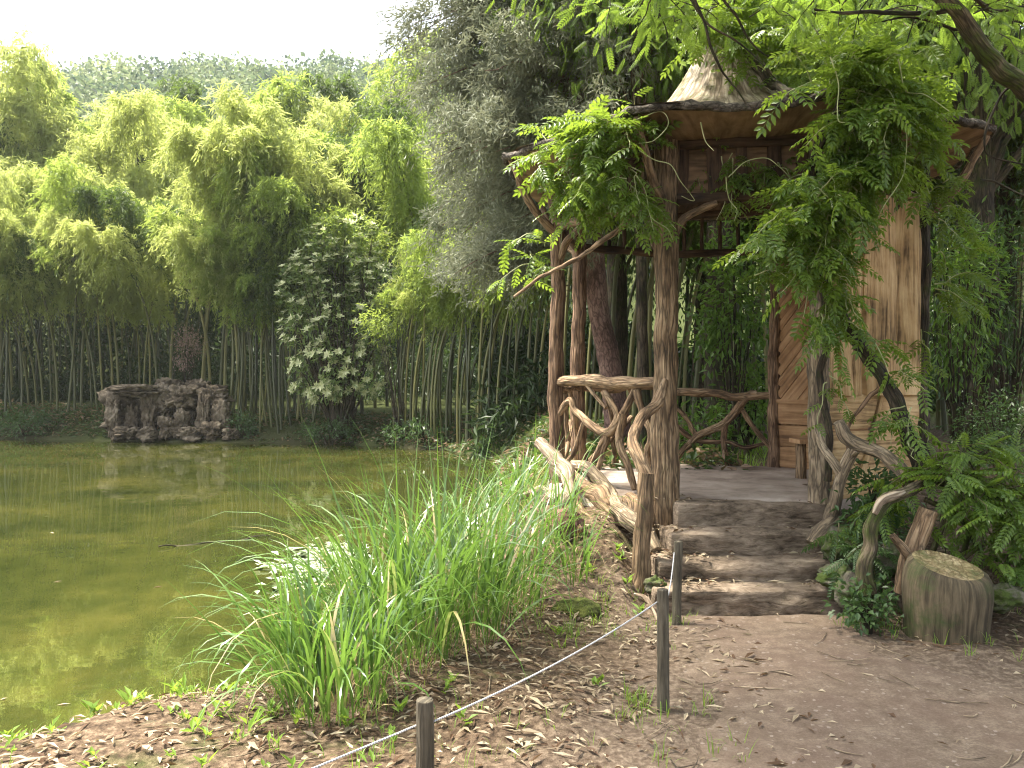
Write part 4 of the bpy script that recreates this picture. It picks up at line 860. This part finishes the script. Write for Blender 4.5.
# broadleaf trees standing behind the pavilion and to its right
tree('locust_tree', 'feathery green tree rising straight behind the pavilion roof', 'tree', (3.2, 12.2, gz(3.2, 12.2)), 13, (3.2, 12.2, 9.2), (3.6, 2.8, 3.9), 190, 40, (.42, .42, .3), (.23,), 'locust', 'bark_dark', .2, 31, 'tall trees behind the pavilion', True)
tree('locust_tree', 'feathery green tree over the right end of the pavilion roof', 'tree', (6.7, 11.2, gz(6.7, 11.2)), 13, (6.3, 10.8, 8.2), (3.4, 2.8, 3.8), 190, 40, (.42, .42, .3), (.23,), 'locust', 'bark_dark', .2, 32, 'tall trees behind the pavilion', True)
tree('broadleaf_tree', 'dense dark tree beyond the right edge of the pavilion', 'tree', (9.3, 15, gz(9.3, 15)), 12, (9.2, 14.8, 6.4), (3.6, 3, 5.4), 170, 90, (.5, .5, .4), (.16, .055), 'dark_shrub', 'bark_dark', .22, 33)
tree('locust_tree', 'slender yellow green tree between the conifer and the roof peak', 'tree', (1.95, 11.6, gz(1.95, 11.6)), 10, (1.75, 11.5, 7.9), (1.5, 1.1, 2.3), 70, 40, (.36, .36, .3), (.22,), 'locust', 'bark_dark', .08, 36, 'tall trees behind the pavilion', True)
tree('broadleaf_tree', 'leafy tree filling the gap between conifer and roof', 'tree', (2.2, 16.5, gz(2.2, 16.5)), 14, (2.2, 16.5, 9.5), (3.2, 2.6, 4.6), 140, 90, (.45, .45, .35), (.17, .06), 'shrub', 'bark_dark', .2, 34)
tree('broadleaf_tree', 'dark tree standing far behind the pavilion doorway', 'tree', (4.4, 18.5, gz(4.4, 18.5)), 14, (4.8, 18.8, 7.5), (4.6, 2.2, 6.6), 170, 90, (.55, .5, .5), (.18, .06), 'dark_shrub', 'bark_dark', .2, 35)
# shrubs
def shrub(lab, px, py, Y, rx, rz, n, leaf, mat, seed, ry=None, grp=None, base=None, name='shrub'):
    g = np.random.default_rng(seed); c = P(px, py, Y); rx, rz = rx*Y/F, rz*Y/F; ry = ry or rx
    b = np.array([c[0], c[1], gz(c[0], c[1])]); r = thing(name, lab, 'shrub', b, grp); mb = MB(); nc = max(8, n//40)
    d = unit(g.normal(0, 1, (nc, 3)))*(g.uniform(.2, 1, nc)**.45)[:, None]; cc = c+d*np.array([rx, ry, rz]); cc[:, 2] = np.maximum(cc[:, 2], b[2]+.08)
    for q in cc[:16]: tube(mb, [b, (b+q)/2+zv*.06, q], [.018, .012, .004], 6, 5, .1, .02, seed=seed)
    part('stems', mb, M['bark_dark'], r); mb = MB(); p = np.repeat(cc, 40, 0); s = .24*min(rx, rz)+.05; p = p+g.normal(0, s, p.shape); m_ = len(p)
    kites(mb, p, unit(p-c)*.7+g.normal(0, .5, (m_, 3))+np.array([0, -.1, -.25]), np.array([0, 0, 1.])+g.normal(0, .4, (m_, 3)), leaf[0]*g.uniform(.6, 1.2, m_), leaf[1]*g.uniform(.7, 1.2, m_), .2, .45)
    part('foliage', mb, M[mat], r)
for k, a in enumerate((
    ('bright leafy shrub hanging behind the back railing', 735, 300, 11.2, 40, 62, 1500, (.14, .06), 'shrub'), ('low bright shrub behind the back railing', 700, 435, 11.0, 26, 30, 700, (.12, .05), 'shrub'),
    ('leafy shrub between the back post and railing', 750, 400, 11.4, 22, 40, 700, (.12, .05), 'shrub'), ('rounded dark evergreen shrub at the right edge', 1000, 430, 9.0, 40, 36, 2400, (.06, .022), 'dark_shrub'),
    ('feathery shrub beside the right post of the pavilion', 958, 290, 10.0, 34, 90, 1800, (.13, .035), 'shrub'), ('drooping leafy branches at the right edge above the evergreen shrub', 1010, 290, 10.5, 40, 80, 1700, (.14, .03), 'dark_shrub'),
    ('low green bush at the foot of the left grove', 25, 424, 27.6, 26, 12, 900, (.16, .06), 'dark_shrub'), ('small bush right of the rock grotto', 243, 424, 25.9, 12, 9, 500, (.14, .05), 'dark_shrub'),
    ('low bush on the far bank under the variegated shrub', 330, 430, 24.8, 26, 9, 700, (.14, .05), 'dark_shrub'), ('ivy covered bush at the far bank below the bamboo', 425, 428, 23.6, 40, 10, 900, (.14, .05), 'dark_shrub'),
    ('yellow green bush spilling over below the conifer', 400, 318, 24.2, 34, 18, 1100, (.18, .04), 'bam_leaf'), ('dry pinkish bush above the rock grotto', 186, 350, 27.8, 13, 22, 800, (.14, .03), 'dry'),
    ('bright bush high behind the variegated shrub', 352, 242, 25.6, 44, 24, 1800, (.18, .045), 'bam_leaf'), ('dark green tree top above the variegated shrub', 345, 175, 29, 36, 34, 1500, (.2, .07), 'dark_shrub'),
    ('ferny low shrub between the steps and arched branch', 880, 530, 5.9, 24, 26, 420, (.09, .03), 'dark_shrub'), ('dark leafy shrub behind the forked handrail', 872, 492, 6.35, 26, 20, 400, (.09, .045), 'dark_shrub'),
    ('low ivy plant at the foot of the stump', 868, 612, 5.05, 14, 14, 160, (.05, .035), 'dark_shrub'))):
    shrub(*a, seed=700+k)
# ivy and fallen leaves on the far bank
g = np.random.default_rng(67); n = 90000; x = g.uniform(-22, 3, n); y = g.uniform(9, 31, n); d = sd_pond(x, y); k_ = (d > .1) & (d < 3.2); x, y = x[k_], y[k_]; n = len(x)
z = H(x, y, False)+.03+g.uniform(0, .2, n)**1.5*np.clip(fbm(np.stack([x*.8, y*.8, 0*x], -1), 3, 71)+.6, 0, 1.5)*2
mb = MB(); kites(mb, np.stack([x, y, z], 1), g.normal(0, 1, (n, 3))*np.array([1, 1, .4]), np.array([0, 0, 1.])+g.normal(0, .4, (n, 3)), g.uniform(.10, .24, n), g.uniform(.04, .09, n), .2, .45)
tag(obj('ground_ivy', mb.mesh('ground_ivy', M['ivy'])), kind='stuff')
# dark undergrowth filling the groves; shade between culms is put into its colour
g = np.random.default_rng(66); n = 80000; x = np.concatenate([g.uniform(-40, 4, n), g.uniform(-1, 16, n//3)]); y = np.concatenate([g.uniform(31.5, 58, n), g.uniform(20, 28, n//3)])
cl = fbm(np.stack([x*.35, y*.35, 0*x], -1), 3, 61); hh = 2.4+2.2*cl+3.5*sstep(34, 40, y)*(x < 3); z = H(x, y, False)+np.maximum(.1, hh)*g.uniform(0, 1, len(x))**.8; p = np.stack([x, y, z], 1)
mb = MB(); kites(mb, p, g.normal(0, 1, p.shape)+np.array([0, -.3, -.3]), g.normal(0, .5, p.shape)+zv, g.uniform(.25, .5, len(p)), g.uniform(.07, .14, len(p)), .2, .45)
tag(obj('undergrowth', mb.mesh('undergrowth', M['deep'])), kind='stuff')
# hillside woodland, one far mass
g = np.random.default_rng(88); n = 460; x = g.uniform(-110, 60, n); y = g.uniform(54, 170, n); z = H(x, y, False); mb = MB()
per = 330; rad = g.uniform(2.4, 7.0, n); d = unit(g.normal(0, 1, (n, per, 3))); d[..., 2] = np.abs(d[..., 2])*1.1-.2
p = np.stack([x, y, z+2.5], -1)[:, None]+d*rad[:, None, None]*g.uniform(.6, 1.05, (n, per, 1)); p = p.reshape(-1, 3)
kites(mb, p, d.reshape(-1, 3)*.6+g.normal(0, .6, p.shape)-np.array([0, 0, .3]), g.normal(0, 1, p.shape)+zv, g.uniform(.5, 1.1, len(p)), g.uniform(.35, .8, len(p)), .2, .5)
tag(obj('hillside_woodland', mb.mesh('hillside_woodland', M['hillcrown'])), kind='stuff')

# ---------------------------------------------------------------- wisteria on the pavilion
wis = thing('wisteria', 'wisteria vine with dark twisted stem climbing over the pavilion roof', 'climbing plant', P(912, 450, 6.1))
mb = MB()
tube(mb, [P(918, 470, 6.0), P(912, 446, 6.05), P(900, 412, 6.1), P(884, 382, 6.15), P(862, 350, 6.2), P(842, 322, 6.25), P(828, 292, 6.3), P(818, 255, 6.35), P(808, 215, 6.3), P(820, 150, 6.0), P(845, 95, 5.85)],
     [.06, .062, .055, .05, .055, .05, .046, .05, .04, .04, .03], 14, 8, .28, .03, seed=201); part('stem', mb, M['bark_dark'], wis)
mb = MB(); gq = np.random.default_rng(44); q = np.array([2.2, 8.05, 5.25])+gq.normal(0, 1, (1500, 3))*np.array([.20, .18, .30]); kites(mb, q, gq.normal(0, .6, (1500, 3))+np.array([0, -.2, -.5]), gq.normal(0, .4, (1500, 3))+zv, gq.uniform(.06, .13, 1500), gq.uniform(.03, .05, 1500), .2, .45); part('peak_foliage', mb, M['glossy'], wis)
mb = MB(); tube(mb, [P(800, 98, 6.5), P(775, 84, 7.3), P(752, 62, 7.75), P(738, 35, 7.9), P(732, 0, 8.0), P(738, -30, 8.05)], [.03, .04, .05, .06, .055, .03], 10, 8, .3, .03, seed=209); part('stem', mb, M['bark_dark'], wis)
mb = MB(); tube(mb, [P(826, 480, 6.42), P(830, 430, 6.4), P(822, 380, 6.42), P(829, 330, 6.4), P(822, 280, 6.42), P(820, 220, 6.35)], [.03, .028, .03, .026, .028, .02], 10, 8, .25, .03, seed=202); part('stem', mb, M['bark_dark'], wis)
mb = MB(); tube(mb, [P(880, 390, 6.2), P(868, 400, 6.25), P(850, 430, 6.3), P(846, 460, 6.35)], [.02, .016, .012, .008], 8, 8, .25, .02, seed=203); part('stem', mb, M['bark_red'], wis)
mb = MB(); tube(mb, [P(515, 298, 6.2), P(540, 277, 6.3), P(570, 262, 6.4), P(600, 243, 6.5), P(622, 228, 6.6), P(640, 196, 6.6), P(650, 180, 6.6)], [.010, .014, .018, .02, .022, .024, .026], 10, 8, .2, .015, seed=204); part('stem', mb, M['bark_rail'], wis)
g = np.random.default_rng(301); leafP, leafD, leafU, leafS = [], [], [], []; smb = MB()
def shoot(o, d, L, nlf, ls, grav=.5):
    d = unit(np.array(d, float)); t = np.linspace(0, 1, 6)[:, None]; p = o+d*L*t+np.array([0, 0, -grav*L])*t*t+g.normal(0, .012, (6, 3))
    tube(smb, p, [.006, .004, .002], 5, 2, cap=False, seed=int(g.integers(99)))
    s = g.uniform(.08, 1, nlf); q = np.stack([np.interp(s, t[:, 0], p[:, k]) for k in range(3)], 1); tan = unit(d+np.array([0, 0, -2*grav])*s[:, None])
    sd = unit(np.cross(tan, np.array([0, 0, 1.])+g.normal(0, .3, (nlf, 3))))*np.where(np.arange(nlf) % 2, 1, -1)[:, None]
    leafP.append(q); leafD.append(tan*.6+sd*.9+g.normal(0, .25, (nlf, 3))+np.array([0, 0, -.18])); leafU.append(np.array([0, 0, 1.])+g.normal(0, .3, (nlf, 3))); leafS.append(ls*g.uniform(.7, 1.25, nlf))
def patch(n, pix, depth, dirs, L, nlf=8, ls=.22, grav=.5):
    """shoots starting from a polyline of pixels at given depths"""
    pix = np.array(pix, float); depth = np.array(depth, float); s = np.linspace(0, 1, len(pix))
    for k in range(n):
        u = g.uniform(0, 1); px = np.interp(u, s, pix[:, 0])+g.normal(0, 8); py = np.interp(u, s, pix[:, 1])+g.normal(0, 6); Y = np.interp(u, s, depth)+g.normal(0, .12)
        shoot(P(px, py, Y), np.array(dirs)+g.normal(0, .55, 3), L*g.uniform(.5, 1.2), nlf, ls, grav)
patch(34, [(545, 150), (580, 140), (612, 134), (640, 140)], [7.1, 6.9, 6.5, 6.35], (-.3, -.4, .3), .38, 8, .20, .35)      # left eave, upper
patch(22, [(545, 170), (580, 165), (620, 162), (642, 175)], [7.0, 6.8, 6.5, 6.4], (-.2, -.4, 0), .36, 8, .19, .5)      # left eave, hanging
patch(26, [(560, 185), (590, 192), (625, 195), (640, 205)], [7.0, 6.8, 6.6, 6.55], (0, -.2, -.4), .30, 7, .19, .5)
patch(6, [(548, 215), (540, 262), (530, 272)], [7.4, 7.4, 7.3], (-.5, -.3, .1), .3, 6, .18, .4)
patch(30, [(790, 205), (825, 225), (845, 210), (820, 190)], [6.0, 5.95, 5.9, 6.0], (-.6, -.5, .25), .42, 8, .20, .4)        # centre mass
patch(24, [(785, 230), (815, 250), (835, 270)], [6.05, 6.0, 6.05], (-.45, -.5, .05), .38, 8, .20, .45)
patch(16, [(825, 270), (832, 300), (838, 325)], [6.1, 6.1, 6.1], (0, -.4, -.4), .28, 7, .18, .6)
patch(40, [(825, 90), (850, 72), (880, 80), (905, 95)], [5.95, 5.9, 6.0, 6.2], (0, -.4, .5), .42, 8, .21, .35)            # over the eave, right
patch(40, [(835, 120), (865, 112), (890, 115), (915, 125)], [5.9, 5.85, 5.95, 6.2], (-.1, -.45, .1), .40, 8, .20, .5)
patch(40, [(835, 160), (860, 165), (885, 150), (905, 150), (850, 185)], [5.95, 5.95, 6.0, 6.2, 5.95], (-.3, -.4, -.2), .34, 8, .19, .5)
patch(18, [(928, 190), (938, 240), (942, 290), (935, 330)], [6.9, 7.0, 7.0, 7.0], (.45, -.2, .1), .34, 7, .18, .5)          # beside the right post
patch(30, [(700, 150), (745, 165), (790, 175), (820, 170)], [6.95, 6.8, 6.6, 6.5], (0, -.1, -.5), .32, 6, .18, .6)                          # under the eave
patch(44, [(705, 40), (735, 15), (745, 50), (770, 30), (780, 70)], [7.6, 7.7, 7.6, 7.7, 7.4], (0, -.4, .3), .4, 8, .2, .4)                # round the roof peak
patch(6, [(875, 330), (885, 360), (893, 390)], [6.1, 6.1, 6.1], (.2, -.3, -.1), .28, 5, .17, .6)
patch(3, [(823, 370), (822, 385)], [6.35, 6.35], (0, -.2, -.8), .25, 6, .13, .6)
patch(6, [(900, 400), (915, 440)], [5.95, 5.95], (.1, -.4, -.2), .28, 5, .17, .7)
mb = MB(); scatter(mb, CL_V, CL_F, np.concatenate(leafP), np.concatenate(leafD), np.concatenate(leafU), np.concatenate(leafS)); smb.mi = [q+1 for q in smb.mi]; mb.merge(smb); part('foliage', mb, [M['wist'], M['tendril']], wis)
mb = MB()
for pix, Y in (([(630, 120), (660, 112), (668, 125), (655, 140), (640, 143)], 6.2), ([(640, 150), (655, 160), (672, 165), (680, 180), (690, 192), (695, 200), (682, 196)], 6.2), ([(635, 175), (645, 190), (650, 215), (668, 228), (674, 240)], 6.25),
               ([(728, 178), (745, 162), (765, 158), (780, 168), (795, 185)], 6.2), ([(726, 178), (730, 200), (737, 210), (735, 222)], 6.2), ([(905, 120), (905, 150), (902, 180), (885, 205), (877, 222)], 5.6), ([(897, 60), (905, 90), (925, 95), (950, 110)], 5.6),
               ([(850, 165), (846, 180), (842, 195)], 5.8), ([(755, 275), (772, 270), (790, 280), (800, 300)], 5.8), ([(830, 55), (838, 90), (838, 118), (845, 122)], 5.5), ([(700, 122), (704, 140), (712, 150)], 6.0)):
    mb = MB(); tube(mb, [P(x, y, Y+.05*math.sin(k*1.7)) for k, (x, y) in enumerate(pix)], [.0045, .0035, .0025], 6, 8, 0, .012, seed=len(pix)); part('tendril', mb, M['tendril'], wis)
# feathery shrub (sapling) over the stump
def fern_bush(name, lab, cat, base, starts, n, L, nlf, ls, mat, dirs, grav, seed):
    global g, leafP, leafD, leafU, leafS, smb
    g = np.random.default_rng(seed); leafP, leafD, leafU, leafS = [], [], [], []; smb = MB()
    r = thing(name, lab, cat, base)
    for k in range(n):
        o = starts[int(g.integers(len(starts)))]+g.normal(0, .07, 3); shoot(o, np.array(dirs)+g.normal(0, .6, 3), L*g.uniform(.5, 1.2), nlf, ls, grav)
    mb = MB(); scatter(mb, CL2_V, CL2_F, np.concatenate(leafP), np.concatenate(leafD), np.concatenate(leafU), np.concatenate(leafS)); smb.mi = [q+1 for q in smb.mi]; mb.merge(smb); part('foliage', mb, [M[mat], M['bark_moss']], r); return r
r = fern_bush('feathery_shrub', 'feathery green shrub spreading behind the cut stump', 'shrub', P(950, 560, 5.6), [P(925, 470, 5.6), P(960, 470, 5.5), P(985, 490, 5.4), P(940, 490, 5.5), P(1010, 480, 5.6), P(1000, 520, 5.4)], 64, .5, 7, .22, 'wist', (.1, -.4, .2), .6, 401)
mb = MB()
for a, b_, c_ in (((930, 560), (950, 500), (940, 465)), ((960, 570), (975, 520), (1000, 480)), ((940, 575), (985, 545), (1020, 530)), ((925, 500), (960, 520), (985, 560)), ((910, 470), (960, 490), (1015, 500))):
    mb = MB(); tube(mb, [P(*a, 5.6), P(*b_, 5.5), P(*c_, 5.5)], [.022, .018, .01], 8, 8, .2, .02, seed=a[0]); part('branch', mb, M['bark_moss'], r)
fern_bush('fern', 'dark fern below the forked handrail', 'fern', P(868, 560, 5.7), [P(862, 545, 5.75), P(870, 540, 5.7), P(880, 550, 5.6)], 9, .3, 5, .22, 'dark_shrub', (0, -.3, .5), .6, 402)
fern_bush('fern', 'fern at the right edge beyond the stump', 'fern', P(1010, 590, 5.4), [P(1000, 570, 5.4), P(1018, 560, 5.4)], 10, .35, 5, .24, 'shrub', (0, -.3, .6), .6, 403)
# overhanging tree whose trunk stands outside the right of the frame
ov = thing('overhanging_tree', 'tree at the right with a bare leaning limb and feathery twigs overhead', 'tree', (5.4, 5.6, 0.2)); mb = MB()
limb = [np.array([6.2, 6.6, .2]), np.array([5.6, 6.4, 1.8]), P(1075, 150, 6.1), P(1020, 82, 6.0), P(985, 42, 5.95), P(952, 5, 5.9), P(915, -45, 5.8), P(850, -130, 5.7)]
tube(mb, limb, [.15, .11, .085, .072, .065, .058, .05, .03], 14, 10, .2, .03, seed=221)
for e in ((.4, 7.0, 7.6), (-1.6, 4.0, 7.7), (1.2, 5.8, 7.9), (-.6, 2.4, 7.8)): tube(mb, [P(915, -45, 5.8), P(850, -130, 5.7), (np.array(e)+P(850, -130, 5.7))/2+zv*.5, np.array(e)], [.05, .045, .03, .012], 8, 8, .2, .04, seed=222)  # unseen limbs reaching up to the added crown
part('trunk', mb, M['bark_moss'], ov)
mb = MB()
for pix, Y, r0 in (([(948, 10), (900, 14), (850, 13), (812, 10)], 5.9, .02), ([(985, 42), (960, 30), (915, 18), (870, 24)], 5.95, .014), ([(950, -20), (990, 8), (1030, 5)], 5.9, .02), ([(640, -40), (690, -5), (715, 60), (728, 80), (745, 104)], 5.7, .012), ([(670, -30), (705, 20), (740, 45), (775, 80)], 5.8, .01), ([(700, -40), (730, 10), (752, 40), (780, 62)], 6.0, .012), ([(1020, 82), (1000, 100), (985, 150), (1030, 165)], 6.1, .012), ([(980, 180), (1005, 186), (1035, 200)], 7.0, .012)):
    mb = MB(); tube(mb, [P(x, y, Y+.06*k) for k, (x, y) in enumerate(pix)], [r0, r0*.8, r0*.4], 7, 8, .15, .02, seed=abs(pix[0][0])); part('branch', mb, M['bark_dark'], ov)
g = np.random.default_rng(411); leafP, leafD, leafU, leafS = [], [], [], []; smb = MB()
for k in range(260):
    px = g.uniform(600, 1060); Y = g.uniform(5.6, 8.0); py = -abs(g.normal(0, 70))+22+.02*(px-700); shoot(P(px, py, Y), g.normal(0, .8, 3)+np.array([0, -.2, .1]), g.uniform(.25, .5), 8, .165, .4)
for k in range(1300):                                                   # high crown out of view, added to shade the path
    q = np.array([g.uniform(-2.9, 4.6), g.uniform(-.5, 6.3), g.uniform(6.9, 9.2)])
    if q[0] < -1.9 and q[1] < 4.4: q[0] += 3
    shoot(q, g.normal(0, .8, 3), g.uniform(.5, .9), 8, .30, .2)
mb = MB(); scatter(mb, CL2_V, CL2_F, np.concatenate(leafP), np.concatenate(leafD), np.concatenate(leafU), np.concatenate(leafS)); smb.mi = [q+1 for q in smb.mi]; mb.merge(smb); part('crown', mb, [M['locust'], M['bark_dark']], ov)

# ---------------------------------------------------------------- haze
HAZE = True
if HAZE:
    m = bpy.data.materials.new('haze'); m.use_nodes = True; t = m.node_tree; t.nodes.remove(t.nodes['Principled BSDF'])
    vp = t.nodes.new('ShaderNodeVolumePrincipled'); vp.inputs['Color'].default_value = (.93, .97, 1, 1); vp.inputs['Density'].default_value = .0003; vp.inputs['Anisotropy'].default_value = .35
    t.links.new(vp.outputs[0], t.nodes['Material Output'].inputs['Volume'])
    bm = bmesh.new(); bmesh.ops.create_cube(bm, size=1); me = bpy.data.meshes.new('haze'); bm.to_mesh(me); bm.free(); me.materials.append(m)
    o = obj('haze', me); o.scale = (640, 500, 90); o.location = (0, 210, 41); tag(o, kind='stuff')
for o in bpy.data.objects:
    if '_world' in o: del o['_world']
